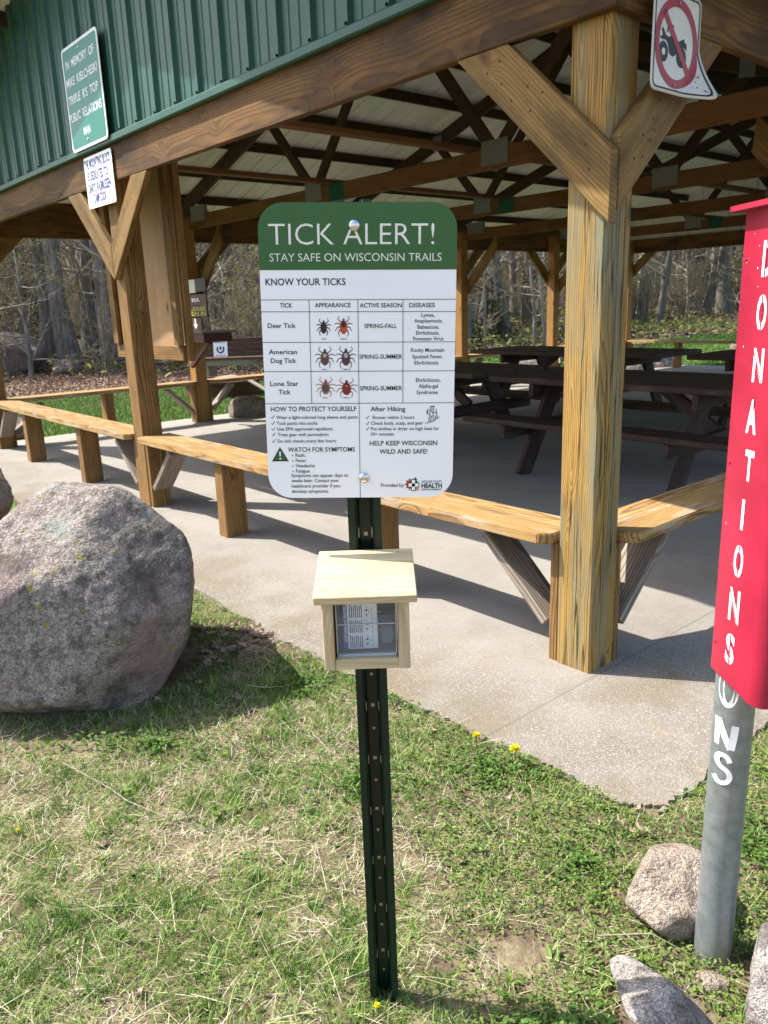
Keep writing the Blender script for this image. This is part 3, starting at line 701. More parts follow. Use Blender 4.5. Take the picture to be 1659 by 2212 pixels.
# hiker pictogram and warning triangle
lw = 5*k_
ar.ring(*ct(1313, 1547), 15*k_, 15*k_, 5*k_, 20); ar.line([ct(1298, 1541), ct(1330, 1538)], lw)
for pl in ([(1297, 1560), (1278, 1562), (1276, 1590), (1294, 1592)], [(1282, 1566), (1282, 1586)], [(1300, 1562), (1296, 1598)], [(1322, 1564), (1318, 1600)], [(1300, 1566), (1322, 1584), (1346, 1578)], [(1340, 1556), (1349, 1622)],
           [(1296, 1598), (1292, 1620), (1288, 1646)], [(1306, 1602), (1302, 1644)], [(1318, 1600), (1338, 1610), (1332, 1632)], [(1308, 1604), (1322, 1616), (1320, 1636)], [(1264, 1656), (1300, 1647), (1330, 1636), (1340, 1624), (1365, 1611)]):
    ar.line([ct(*q) for q in pl], lw)
tri = [ct(249, 1816), ct(196, 1914), ct(311, 1913)]; ar.poly(tri)
ar.lay('table_rules', 'signtext', panel, lambda x, y: sgn(x, y, -.0006))
ar = Art(); ar.poly([ct(249, 1832), ct(209, 1907), ct(298, 1906)]); ar.lay('warning_triangle', 'signgreen', panel, lambda x, y: sgn(x, y, -.0009))
ar = Art(); ar.line([ct(250, 1846), ct(252, 1880)], 12*k_, 8*k_); ar.ell(*ct(253, 1895), 7*k_, 7*k_, 12)
ar.lay('exclamation_mark', 'white', panel, lambda x, y: sgn(x, y, -.0012))
# tick pictures: splayed jointed legs, body, shield
TM = {}
for nme, col in (('tick_black', (.02, .017, .017)), ('tick_orange', (.48, .07, .012)), ('tick_brown', (.10, .055, .045)), ('tick_red', (.20, .022, .018)), ('tick_pale', (.45, .38, .32)), ('tick_purple', (.075, .035, .05)), ('tick_tan', (.30, .13, .08))):
    M[nme] = plain(nme, col, .5, 0, .4, .45, 700)
def tick(x, y, rx, ry, body, shield, legc, up=1.):
    a = Art()
    for s in (-1, 1):
        for (x0, y0), (x1, y1), (x2, y2), (x3, y3) in (((.35, -.85), (1.1, -1.35), (1.6, -1.75), (1.15, -2.35)), ((.8, -.55), (1.6, -.85), (2.2, -.75), (2.5, -.55)), ((.9, -.1), (1.7, .0), (2.0, .45), (2.3, .75)), ((.7, .4), (1.3, .8), (1.35, 1.35), (1.05, 1.9))):
            q = [(x0, y0), (x1, y1), (x2, y2), (x3, y3)]; q = [(x+s*p[0]*rx*.95, y+p[1]*ry*.72) for p in q]
            a.line([ct(*p) for p in q], 8*k_, 3.5*k_)
    a.lay('tick_picture', legc, panel, lambda X, Y: sgn(X, Y, -.0005))
    b = Art(); b.ell(*ct(x, y), rx*k_, ry*k_, 20); b.ell(*ct(x, y-ry*1.05), rx*.32*k_, ry*.32*k_, 10); b.lay('tick_picture', body, panel, lambda X, Y: sgn(X, Y, -.0007))
    if shield:
        b = Art(); b.ell(*ct(x, y-ry*.42 if shield[1] < .9 else y), rx*.72*k_*shield[1], ry*.5*k_*shield[1], 16); b.lay('tick_picture', shield[0], panel, lambda X, Y: sgn(X, Y, -.0009))
tick(545, 985, 22, 40, 'tick_black', None, 'tick_black'); tick(685, 980, 27, 48, 'tick_orange', ('tick_black', .89), 'tick_purple')
tick(555, 1200, 30, 50, 'tick_brown', ('tick_pale', .6), 'tick_purple'); tick(703, 1200, 31, 52, 'tick_purple', ('tick_pale', .7), 'tick_purple')
tick(563, 1408, 30, 46, 'tick_tan', ('tick_brown', 1.2), 'tick_tan'); tick(709, 1413, 33, 46, 'tick_red', ('tick_pale', .25), 'tick_tan')
# department emblem: cross over leaf, tree and state shape
for nme, col in (('logo_leaf', (.33, .07, .03)), ('logo_pine', (.03, .14, .11)), ('logo_state', (.55, .33, .10))): M[nme] = plain(nme, col, .5)
a = Art(); rl = random.Random(3); P = []
for i in range(18): an = 2*math.pi*i/18; r = 30+(12 if i % 2 else -4); P.append(ct(1158+r*.95*math.cos(an), 2078+r*1.05*math.sin(an)))
a.poly(P); a.lay('emblem', 'logo_leaf', panel, lambda X, Y: sgn(X, Y, -.0005))
a = Art()
for w_, y0, y1 in ((14, 2028, 2050), (20, 2040, 2066), (27, 2054, 2084)): a.poly([ct(1194, y0), ct(1194-w_, y1), ct(1194+w_, y1)])
a.lay('emblem', 'logo_pine', panel, lambda X, Y: sgn(X, Y, -.0006))
a = Art(); a.poly([ct(1180, 2088), ct(1218, 2090), ct(1216, 2122), ct(1196, 2120), ct(1176, 2112)]); a.lay('emblem', 'logo_state', panel, lambda X, Y: sgn(X, Y, -.0006))
def cross(a, r, t): a.rect(*ct(1181-t, 2083+r), *ct(1181+t, 2083-r)); a.rect(*ct(1181-r, 2083+t), *ct(1181+r, 2083-t))
a = Art(); cross(a, 40, 16); a.lay('emblem', 'signtext', panel, lambda X, Y: sgn(X, Y, -.0008))
a = Art(); cross(a, 35, 11); a.lay('emblem', 'white', panel, lambda X, Y: sgn(X, Y, -.001))
# steel U-channel post with holes, bolts
bm = bmesh.new(); y0 = SY+.0035; hw = .0262
prof = [(-hw, y0), (-hw, y0+.003), (-.0125, y0+.004), (-.0105, y0+.030), (.0105, y0+.030), (.0125, y0+.004), (hw, y0+.003), (hw, y0), (.0150, y0+.0005), (.0138, y0+.003), (.0085, y0+.027), (-.0085, y0+.027), (-.0138, y0+.003), (-.0150, y0+.0005)]
ztop = SCt[2]+SHt/2+.004
a_ = [bm.verts.new((PX+x, y, -.1)) for x, y in prof]; b_ = [bm.verts.new((PX+x, y, ztop)) for x, y in prof]; n = len(prof)
for i in range(n): bm.faces.new((a_[i], a_[(i+1) % n], b_[(i+1) % n], b_[i]))
bm.faces.new(a_); bm.faces.new(list(reversed(b_))); bmesh.ops.recalc_face_normals(bm, faces=bm.faces[:])
pst = from_bm('post', bm, 'darkpost', sroot)
M['hole'] = plain('hole_bare_metal', (.34, .35, .30), .35, .6)
hb = bmesh.new(); z = .04; k = 0     # punched holes: alternating round holes and slots, with bright bare rims
while z < .93:
    if not .735 < z < .86:
        if k % 2 == 0: bmesh.ops.create_cone(hb, cap_ends=True, segments=14, radius1=.0027, radius2=.0027, depth=.0012, matrix=Matrix.Translation((PX, y0+.0268, z)) @ Matrix.Rotation(math.pi/2, 4, 'X'))
        else:
            for s in (-1, 1):
                box_bm(hb, PX+s*.0104-.0006, PX+s*.0104+.0004, y0+.0095, y0+.0165, z-.008, z+.008)
            box_bm(hb, PX-.0030, PX+.0030, y0+.0262, y0+.0275, z-.010, z-.004)
    z += .0508; k += 1
from_bm('punched_holes', hb, 'hole', pst)
for px in ((757, 252), (835, 2030)):
    q = sgn(*ct(*px), -.0); bm = bmesh.new(); prof = [(.0088, 0), (.0088, .0010), (.0082, .0014), (.0078, .0030), (.0060, .0046), (.0030, .0054), (.0008, .0056)]; lathe_bm(bm, prof, 20)
    mm = Matrix.Translation(q) @ Matrix.Rotation(math.pi/2, 4, 'X'); from_bm('bolt', bm, 'bolt', sroot, mm, True)

# ------------------------------------------------------------------ leaflet box screwed to the post
lb = empty('leaflet_box', (-.03, 1.1, .737), 0, 'small unpainted pine leaflet box with sloping lid, hung on the sign post', 'leaflet box')
PF, PB = 1.045, SY+.001
x0, x1, zb, zt = -.0945, .0312, .7375, .842
def bar(nm, a, b, wid, thk, up=(0, 0, 1), mat='pine', par=None): return timber(nm, a, b, wid, thk, mat, par or lb, up, bev=.0012)
bar('stile', (x0+.008, PF+.009, zb), (x0+.008, PF+.009, zt), .018, .016, (0, 1, 0)); bar('stile', (x1-.008, PF+.009, zb), (x1-.008, PF+.009, zt), .018, .016, (0, 1, 0))
bar('rail', (x0+.0165, PF+.0095, zb+.0082), (x1-.0165, PF+.0095, zb+.0082), .0155, .017)
for xx in (x0+.008, x1-.008): bar('side_panel', (xx, PF+.0185, (zb+zt)/2), (xx, PB, (zb+zt)/2), zt-zb-.001, .0155)
bar('back_panel', (x0+.0165, PB-.006, (zb+zt)/2), (x1-.0165, PB-.006, (zb+zt)/2), zt-zb-.002, .012)
bar('floor_panel', (x0+.0165, (PF+PB)/2+.006, zb+.007), (x1-.0165, (PF+PB)/2+.006, zb+.007), .012, PB-PF-.034)
# lid, sloping slightly to the front
lx0, lx1 = -.1045, .0425
pa = Vector((lx0, PB-.0, .879)); pf = Vector((lx0, 1.030, .857)); dl = (pf-pa); ln = dl.normalized(); nn = Vector((1, 0, 0)).cross(ln)
if nn.z < 0: nn = -nn
mm = Matrix((Vector((1, 0, 0)), -ln, nn)).transposed().to_4x4(); mm.translation = pa; LD = dl.length
bm = bmesh.new(); box_bm(bm, 0, lx1-lx0, -LD, 0, -.0125, 0); bmesh.ops.bevel(bm, geom=bm.edges[:], offset=.0012, segments=1, affect='EDGES')
lid = from_bm('lid', bm, 'pine', lb, mm)
bm = bmesh.new()
for fx, fy, rot in ((.13, .10, 0), (.53, .08, 0), (.84, .08, 0), (.13, .2, 90), (.12, .50, 90), (.86, .50, 80), (.10, .86, 0), (.86, .80, 0)):
    m2 = Matrix.Translation(((lx1-lx0)*fx, -LD*fy, .0002)) @ Matrix.Rotation(math.radians(rot), 4, 'Z'); v = [bm.verts.new(m2 @ Vector(p)) for p in ((-.003, -.0004, 0), (.003, -.0004, 0), (.003, .0004, 0), (-.003, .0004, 0))]; bm.faces.new(v)
from_bm('staples', bm, 'black', lid, mm)
# clear tray inside with leaflets
tx0, tx1 = x0+.019, x1-.019
bm = bmesh.new(); box_bm(bm, tx0, tx1, PF+.012, PF+.0135, zb+.018, zt-.002); box_bm(bm, tx0+.001, tx1-.001, PF+.0245, PF+.026, zb+.018, zt-.030); bm2 = bm
from_bm('clear_front', bm, 'acrylic', lb)
bm = bmesh.new(); box_bm(bm, tx0, tx1, PF+.0115, PF+.0140, .8035, .8048); box_bm(bm, tx0, tx1, PF+.0110, PF+.016, zb+.0165, zb+.020); box_bm(bm, tx0+.020, tx1-.022, PF+.0112, PF+.0118, .8225, .8232)
for xx in (tx0, tx1-.0012): box_bm(bm, xx, xx+.0012, PF+.0110, PF+.040, zb+.017, zt-.003)
M['edge'] = plain('acrylic_edge', (.42, .46, .48), .2, 0, .6); from_bm('tray_edges', bm, 'edge', lb)
lf = empty('leaflet', (-.035, PF+.03, zb+.02), 0, 'white tick leaflet with a blue title band inside the pine box', 'leaflet', None)
bm = bmesh.new(); box_bm(bm, tx0+.009, tx0+.060, PF+.030, PF+.036, zb+.020, zt-.004); pg = from_bm('page', bm, 'paper', lf)
fl = lambda d: (lambda x, y: Vector((x, PF+.030-d, y)))
a = Art(); a.rect(tx0+.009, zb+.020, tx0+.0158, zt-.004); a.lay('title_band', 'blueband', lf, fl(.0003))
def vtext(a, st, xb, y0, y1, cap, bold=0.):
    t_ = Art(); t_.text(st, y0, y1, 0, cap, bold); a.add([(xb-v[1], v[0]) for v in t_.V], t_.T)
a = Art(); vtext(a, 'NORTHERN TICK IDENTIFICATION', tx0+.0148, zb+.032, zt+.0, .0040, .02); a.lay('title_lettering', 'paper', lf, fl(.0006))
a = Art()
for j in range(7):
    for s0, s1 in ((zb+.022, zb+.042), (zb+.046, zb+.066), (zb+.070, zb+.090)): a.rect(tx0+.019+j*.0029, s0, tx0+.0202+j*.0029, s1-.001*(j % 3))
for s0 in (zb+.024, zb+.048, zb+.070): a.ring(tx0+.0445, s0+.009, .0042, .010, .0005, 4); a.ell(tx0+.0445, s0+.004, .0012, .0012, 8); a.ell(tx0+.0445, s0+.011, .0016, .0018, 8)
for j in range(9): a.rect(tx0+.052, zb+.024+j*.007, tx0+.0526, zb+.028+j*.007)
a.lay('small_print', 'black', lf, fl(.0003))
bm = bmesh.new(); box_bm(bm, tx0+.063, tx1-.004, PF+.045, PF+.075, zb+.02, zb+.048); bmesh.ops.bevel(bm, geom=bm.edges[:], offset=.003, segments=2, affect='EDGES'); o = from_bm('tray_insert', bm, 'greybox', lb)

# ------------------------------------------------------------------ red donation box on its galvanised pipe
dr = empty('donation_box', (.617, 1.265, 0), 0, 'tall red DONATIONS box on a galvanised steel pipe at the right edge', 'donation box')
bm = bmesh.new(); lathe_bm(bm, [(.0345, -.15), (.0345, .66)], 40); pipe = from_bm('pipe', bm, 'galv', dr, Matrix.Translation((.617, 1.265, 0)), True, .5)
FO = np.array([.574, 1.28, 0]); FE = np.array([.016, -.14, 0]); FE /= np.linalg.norm(FE); FN = np.array([FE[1], -FE[0], 0])   # FN: outward (towards -x)
bw = .142
def fpt(s, n, z): return Vector(FO+FE*s-FN*n+np.array([0, 0, z]))      # n = depth into the box
P = []
for (cx, cn), a0 in (((bw-.022, .022), -90), ((bw-.022, bw-.022), 0)):
    for i in range(9): an = math.radians(a0+90*i/8); P.append((cx+.022*math.cos(an), cn+.022*math.sin(an)))
for (cx, cn), a0 in (((.004, bw-.004), 90), ((.004, .004), 180)):
    for i in range(4): an = math.radians(a0+90*i/3); P.append((cx+.004*math.cos(an), cn+.004*math.sin(an)))
n = len(P); ZL, ZT = .607, 1.372
zlow = lambda s: ZL-.012*s/bw
V = [fpt(s, d, zlow(s)) for s, d in P]+[fpt(s, d, ZT) for s, d in P]
F = [(i, (i+1) % n, n+(i+1) % n, n+i) for i in range(n)]+[tuple(reversed(range(n))), tuple(range(n, 2*n))]
o = pm('box', V, F, 'boxred', dr, smooth=True); bm = bmesh.new(); bm.from_mesh(o.data); bmesh.ops.recalc_face_normals(bm, faces=bm.faces[:]); bm.to_mesh(o.data); bm.free(); o.data.set_sharp_from_angle(angle=.7); dbox = o
P2 = rrect(-.022, -.022, bw+.022, bw+.022, .02, 5)
slab_from_poly('lid', P2, .008, 'boxred', dr, lambda x, y, d: fpt(x, y, ZT+.008-d))
def fpx(x, y):
    q = onplane(x, y, FO, FN); return (q-FO)@FE, q[2]
cn = lambda x, y: (1493+.5404*x, 398+.5404*y)
a = Art(); gaps = Art()
for ch, xa, xb, ya, yb in (('D', 285, 330, 222, 370), ('O', 263, 303, 440, 585), ('N', 243, 295, 655, 795), ('A', 222, 265, 860, 1000), ('T', 213, 252, 1062, 1190), ('I', 197, 217, 1258, 1385), ('O', 170, 210, 1440, 1575), ('N', 150, 196, 1615, 1755), ('S', 133, 178, 1795, 1920)):
    cxm = (xa+xb)/2; s0, zt0 = fpx(*cn(cxm, ya)); s1, zb0 = fpx(*cn(cxm, yb)); sm, zm = fpx(*cn(cxm, (ya+yb)/2))
    hh = (zt0-zb0)*.90; ww = {'I': .012, 'T': .040, 'A': .042, 'N': .043}.get(ch, .040)*hh/.075
    a.text(ch, sm-ww/2, sm+ww/2, zm-hh/2, hh, .035)
    if ch in 'OS': gaps.rect(sm-.0016, zm-hh*.55, sm+.0016, zm+hh*.55)
    if ch == 'D': gaps.rect(sm-.006, zm-hh*.55, sm-.003, zm+hh*.55)
    if ch in 'NA': gaps.line([(sm-.016, zm+hh*.5), (sm+.012, zm-hh*.55)] if ch == 'N' else [(sm+.003, zm+hh*.55), (sm+.003, zm+hh*.2)], .0022)
a.lay('stencil_lettering', 'paint', dbox, lambda s, z: fpt(s, -.0006, z)); gaps.lay('stencil_bridges', 'boxred', dbox, lambda s, z: fpt(s, -.0009, z))
wz = Art(); rw = random.Random(8)
for _ in range(16):
    z_ = ZT-.012-abs(rw.gauss(0, .11)) if rw.random() < .7 else rw.uniform(.62, 1.3); wz.ell(rw.uniform(.004, .118), z_, rw.uniform(.0004, .0013), rw.uniform(.0005, .0022), 6, rw.random())
wz.lay('paint_chips', 'oldwhite', dbox, lambda s_, z: fpt(s_, -.0012, z))
bm = bmesh.new()
for z_ in (.66, .98, 1.30):
    m2 = Matrix.Translation(fpt(.012, -.0005, z_)) @ Vector(-FN if False else FN).to_track_quat('Z', 'Y').to_matrix().to_4x4(); bmesh.ops.create_cone(bm, cap_ends=True, segments=12, radius1=.0034, radius2=.0022, depth=.003, matrix=m2)
from_bm('rivets', bm, 'boxred', dbox)
# older hand painted letters on the pipe
vd = math.atan2(-1.265, -.617)
def ppt(x, z): an = vd+math.asin(max(-1, min(1, x))); return Vector((.617+.0349*math.cos(an), 1.265+.0349*math.sin(an), z))
a = Art()
def dens(pts, k=10):
    o = []
    for p, q in zip(pts[:-1], pts[1:]): o += [(p[0]+(q[0]-p[0])*i/k, p[1]+(q[1]-p[1])*i/k) for i in range(k)]
    return o+[pts[-1]]
circ = [(-.30+.36*math.cos(t_), .583+.034*math.sin(t_)) for t_ in np.linspace(0, 2*math.pi, 40)]
def stroke(pts, wv):
    pts = [np.array((p[0]*.0345, p[1])) for p in pts]; b = Art(); b.line(pts, wv); a.add([(v[0]/.0345, v[1]) for v in b.V], b.T)
def smooth(P, k=8):
    P = [np.array(p) for p in P]; P = [2*P[0]-P[1]]+P+[2*P[-1]-P[-2]]; o = []
    for i in range(1, len(P)-2):
        for j in range(k): t_ = j/k; o.append(.5*((2*P[i])+(-P[i-1]+P[i+1])*t_+(2*P[i-1]-5*P[i]+4*P[i+1]-P[i+2])*t_*t_+(-P[i-1]+3*P[i]-3*P[i+1]+P[i+2])*t_**3))
    return o+[P[-2]]
for q_, (pts_, wv_) in enumerate(((circ, .009), (smooth([(-.70, .521), (-.68, .495), (-.66, .468)]), .008), (smooth([(-.68, .520), (-.35, .492), (.02, .464)]), .011), (smooth([(.02, .464), (.10, .488), (.15, .512)]), .012),
        (smooth([(.05, .438), (-.12, .449), (-.45, .451), (-.58, .440), (-.40, .429), (-.05, .421), (.08, .409), (-.08, .398), (-.42, .396), (-.66, .406)]), .009))):
    a = Art(); stroke(pts_, wv_); rq = .0347+.00035*q_
    a.lay('old_lettering', 'paint', pipe, lambda x, z: Vector((.617+rq*math.cos(vd+math.asin(max(-1, min(1, x)))), 1.265+rq*math.sin(vd+math.asin(max(-1, min(1, x)))), z)))

# ------------------------------------------------------------------ signs hung on the pavilion
def wallfn(v0):  return lambda u, z, d=0.: W(u, v0+d, z)
c7 = lambda x, y: (x*.21003, y*.21003)
VS = 2.028
def q7(x, y): p = onv(*c7(x, y), VS); return (p[0], p[2])
ms = empty('memorial_sign', W(5.0, VS, 2.5), A, 'green memorial sign with white border and white capitals on the green gable', 'sign')
tl, trr, br, bl = q7(634, 540), q7(985, 262), q7(1110, 1400), q7(745, 1590)
u1 = (tl[0]+bl[0])/2; u0 = (trr[0]+br[0])/2; z1 = (tl[1]+trr[1])/2+.006; z0 = (br[1]+bl[1])/2-.004
# art x axis runs to the viewer's right = decreasing u
def MS(x, z, d=0.): return W(-x, VS+d, z)
pnl = slab_from_poly('sign_panel', rrect(-u1, z0, -u0, z1, .030), .004, 'memwhite', ms, MS)
ar = Art(); ar.poly(rrect(-u1+.016, z0+.016, -u0-.016, z1-.016, .020)); ar.lay('green_field', 'memgreen', pnl, lambda x, z: MS(x, z, -.0008))
ar = Art()
for st, xl, yl, xr, yr, hp in (('IN  MEMORY  OF', 683, 722, 968, 540, 92), ('MIKE  KIELCHESKI', 695, 912, 1003, 720, 92), ('TRIPLE  R\'S  TOP', 716, 1088, 1015, 918, 92), ('PUBLIC  RELATIONS', 726, 1272, 1052, 1100, 92), ('MAN', 870, 1388, 936, 1362, 84)):
    a_ = q7(xl, yl); b_ = q7(xr, yr); zc_ = (a_[1]+b_[1])/2; ch = (q7((xl+xr)/2, (yl+yr)/2-hp)[1]-q7((xl+xr)/2, (yl+yr)/2)[1]); ar.text(st, -a_[0], -b_[0], zc_, ch, .012)
ar.lay('lettering', 'memwhite', pnl, lambda x, z: MS(x, z, -.0016))
for x, y in ((806, 484), (909, 1432)):
    bm = bmesh.new(); lathe_bm(bm, [(.008, 0), (.007, .003), (.003, .005)], 12); p = q7(x, y)
    from_bm('bolt', bm, 'bolt', ms, Matrix.Translation(W(p[0], VS-.001, p[1])) @ Matrix.Rotation(A, 4, 'Z') @ Matrix.Rotation(-math.pi/2, 4, 'Y'), True)
# pressed-tin standoff bolts hold it off the ribs
VD = 2.062
def qd(x, y): p = onv(*c7(x, y), VD); return (p[0], p[2])
ds = empty('dedication_sign', W(4.9, VD, 2.1), A, 'small white dedication sign with dark blue capitals hanging below the green memorial sign', 'sign')
tl, trr, br, bl = qd(858, 1640), qd(1138, 1512), qd(1195, 2080), qd(918, 2150)
u1 = (tl[0]+bl[0])/2; u0 = (trr[0]+br[0])/2; z1 = (tl[1]+trr[1])/2; z0 = (br[1]+bl[1])/2
def DS(x, z, d=0.): return W(-x, VD+d, z)
pnl = slab_from_poly('sign_panel', rrect(-u1, z0, -u0, z1, .016), .003, 'white', ds, DS)
ar = Art()
for st, xl, yl, xr, yr, hp in (('THE MOUNTING BLOCK', 874, 1745, 1137, 1640, 78), ('IS DEDICATED TO:', 908, 1862, 1115, 1785, 78), ('DARYL RASMUSSEN', 918, 1990, 1145, 1905, 82), ('CAMP COOK', 975, 2085, 1100, 2040, 78)):
    a_ = qd(xl, yl); b_ = qd(xr, yr); zc_ = (a_[1]+b_[1])/2; ch = (qd((xl+xr)/2, (yl+yr)/2-hp)[1]-qd((xl+xr)/2, (yl+yr)/2)[1]); ar.text(st, -a_[0], -b_[0], zc_-.1*ch, ch*1.2, .028)
ar.lay('lettering', 'navy', pnl, lambda x, z: DS(x, z, -.0008))
# no-ATV sign, its lower right corner bent outwards
c6 = lambda x, y: ((2050+x*.31646)*.6636, y*.31646*.6636)
UA = 1.346
def qa(x, y): p = onu(*c6(x, y), UA); return (p[1], p[2])
def AS(v, z, d=0.):
    t_ = max(0., (v-2.42)*.9+(1.92-z)*.75); return W(UA+d-2.4*t_**1.6, v+.32*t_, z-.06*t_)
at = empty('no_vehicles_sign', W(UA, 2.33, 1.95), A, 'white sign with a bent corner and red circle crossing out an all terrain vehicle', 'sign')
L0 = 2.196; R0 = 2.455; Z0 = 1.822; Z1 = 2.092
bm = bmesh.new(); N_ = 22; g_ = {}
for i in range(N_+1):
    for j in range(N_+1): g_[i, j] = (L0+(R0-L0)*i/N_, Z0+(Z1-Z0)*j/N_)
rr = .024
def inside(v, z):
    dx = max(L0+rr-v, v-(R0-rr), 0); dz = max(Z0+rr-z, z-(Z1-rr), 0); k = math.hypot(dx, dz)
    if k > rr: return (min(max(v, L0+rr), R0-rr)+(v-min(max(v, L0+rr), R0-rr))*rr/k, min(max(z, Z0+rr), Z1-rr)+(z-min(max(z, Z0+rr), Z1-rr))*rr/k)
    return (v, z)
V = []; F = []
for d in (0, .0025): V += [AS(*inside(*g_[i, j]), d) for i in range(N_+1) for j in range(N_+1)]
K = (N_+1)**2; ix = lambda i, j: i*(N_+1)+j
for i in range(N_):
    for j in range(N_): F += [(ix(i, j), ix(i+1, j), ix(i+1, j+1), ix(i, j+1)), (K+ix(i, j), K+ix(i, j+1), K+ix(i+1, j+1), K+ix(i+1, j))]
ed = [ix(i, 0) for i in range(N_)]+[ix(N_, j) for j in range(N_)]+[ix(i, N_) for i in range(N_, 0, -1)]+[ix(0, j) for j in range(N_, 0, -1)]
for a_, b_ in zip(ed, ed[1:]+ed[:1]): F.append((a_, K+a_, K+b_, b_))
pnl = pm('sign_panel', V, F, 'oldwhite', at, smooth=True); bm = bmesh.new(); bm.from_mesh(pnl.data); bmesh.ops.recalc_face_normals(bm, faces=bm.faces[:]); bm.to_mesh(pnl.data); bm.free()
def lay_sub(ar, name, mat, par, fn, mx=.012):
    bm = bmesh.new(); vs = [bm.verts.new((v[0], v[1], 0)) for v in ar.V]
    for t_ in ar.T:
        try: bm.faces.new([vs[i] for i in t_])
        except ValueError: pass
    for _ in range(5):
        e = [q for q in bm.edges if q.calc_length() > mx]
        if not e: break
        bmesh.ops.subdivide_edges(bm, edges=e, cuts=1); bmesh.ops.triangulate(bm, faces=[f for f in bm.faces if len(f.verts) > 3])
    for v in bm.verts: v.co = fn(v.co.x, v.co.y)
    return from_bm(name, bm, mat, par)
ar = Art(); bo = rrect(L0+.008, Z0+.008, R0-.008, Z1-.008, .02, 6); bo2 = rrect(L0+.0125, Z0+.0125, R0-.0125, Z1-.0125, .0165, 6); n = len(bo)
ar.add(bo+bo2, [t_ for i in range(n) for t_ in ((i, (i+1) % n, n+(i+1) % n), (i, n+(i+1) % n, n+i))]); lay_sub(ar, 'black_border', 'black', pnl, lambda x, z: AS(x, z, -.0012))
cv, cz = (L0+R0)/2-.002, (Z0+Z1)/2-.002
ar = Art(); P2 = [(305, 372), (340, 360), (331, 300), (336, 270), (352, 300), (372, 360), (398, 378), (430, 372), (455, 430), (500, 432), (556, 404), (560, 436), (582, 460), (580, 525), (556, 498), (520, 492), (486, 515), (474, 560), (445, 585), (420, 570), (402, 540), (392, 450), (370, 408), (330, 398)]
ar.poly([qa(*p) for p in P2]); ar.line([qa(*p) for p in ((385, 330), (398, 285), (420, 268), (452, 274))], .006)
for c_, rx, ry in (((343, 527), 48, 108), ((526, 595), 50, 106)):
    p0 = qa(*c_); r1 = qa(c_[0]+rx, c_[1])[0]-p0[0]; r2 = p0[1]-qa(c_[0], c_[1]+ry)[1]; ar.ell(*p0, abs(r1), abs(r2), 28)
lay_sub(ar, 'vehicle_pictogram', 'black', pnl, lambda x, z: AS(x, z, -.0010))
ar = Art()
for c_ in ((343, 527), (526, 595)): p0 = qa(*c_); ar.ell(*p0, .0095, .0095, 16)
lay_sub(ar, 'wheel_hubs', 'oldwhite', pnl, lambda x, z: AS(x, z, -.0014))
ar = Art(); ar.ring(cv, cz, .117, .117, .023); ar.line([(cv-.075, cz+.075), (cv+.075, cz-.075)], .020); lay_sub(ar, 'prohibition_ring', 'signred', pnl, lambda x, z: AS(x, z, -.0018))
ar = Art(); rs = random.Random(5)
for i in range(16): ar.ell(R0-.03+rs.uniform(-.03, .02), Z0+.03+rs.uniform(-.02, .05), rs.uniform(.0006, .0022), rs.uniform(.0008, .0035), 7, rs.random())
lay_sub(ar, 'rust_chips', 'rust', pnl, lambda x, z: AS(x, z, -.0022))
for p in ((cv+.004, cz+.106), (cv-.004, cz-.108)):
    bm = bmesh.new(); lathe_bm(bm, [(.005, 0), (.0045, .002), (.002, .003)], 10); from_bm('bolt', bm, 'galv', at, Matrix.Translation(W(UA-.002, p[0], p[1])) @ Matrix.Rotation(A, 4, 'Z') @ Matrix.Rotation(math.pi/2, 4, 'X'), True)

# ------------------------------------------------------------------ notice board behind the middle front post
nb = empty('notice_board', W(5.3, 2.47, 0), A, 'tall plywood notice board framed in timber behind the left front post', 'notice board')
timber('frame_upright', W(4.80, 2.47, .94), W(4.80, 2.47, 2.36), .045, .045, 'leg', nb, up=VV); timber('frame_upright', W(5.88, 2.47, .94), W(5.88, 2.47, 2.36), .075, .045, 'leg', nb, up=VV)
timber('frame_rail', W(4.826, 2.45, .99), W(5.854, 2.45, .99), .10, .045, 'leg', nb); timber('frame_rail', W(4.826, 2.45, 2.31), W(5.854, 2.45, 2.31), .10, .045, 'leg', nb)
timber('face_strip', W(4.845, 2.417, 1.042), W(4.845, 2.417, 2.258), .085, .03, 'leg', nb, up=UU); timber('face_strip', W(5.835, 2.417, 1.042), W(5.835, 2.417, 2.258), .085, .03, 'leg', nb, up=UU)
timber('plywood_panel', W(5.34, 2.50, 1.0), W(5.34, 2.50, 2.32), 1.03, .018, 'ply', nb, up=UU)
# ------------------------------------------------------------------ sign-in station on the second left post
dk = empty('sign_in_desk', W(7.72, 4.3, 1.0), A, 'dark maroon sign-in desk with slanted top braced to a post', 'desk')
timber('desk_top', W(8.20, 4.23, 1.045), W(7.54, 4.23, 1.045), .02, .40, 'greywood', dk)
timber('desk_box', W(8.19, 4.23, .985), W(7.57, 4.23, .985), .095, .34, 'maroon', dk)
timber('strut', W(8.22, 4.23, .66), W(7.76, 4.23, .935), .05, .04, 'maroon', dk)
def board(name, label, u0, u1, z0, z1, v, mat, cat='sign'):
    u0 += .34; u1 += .34; r = empty(name, W((u0+u1)/2, v, z0), A, label, cat)
    slab_from_poly('sign_panel', [(-u1, z0), (-u0, z0), (-u0, z1), (-u1, z1)], .015, mat, r, lambda x, z, d=0.: W(-x, v+d, z)); return r
vv = 4.312
b1 = board('paper_notice', 'small white notice above the sign-in desk', 7.80, 7.96, 1.46, 1.60, vv, 'oldwhite'); b2 = board('black_board', 'plain black board beside the white notice above the sign-in desk', 7.56, 7.78, 1.47, 1.605, vv, 'black')
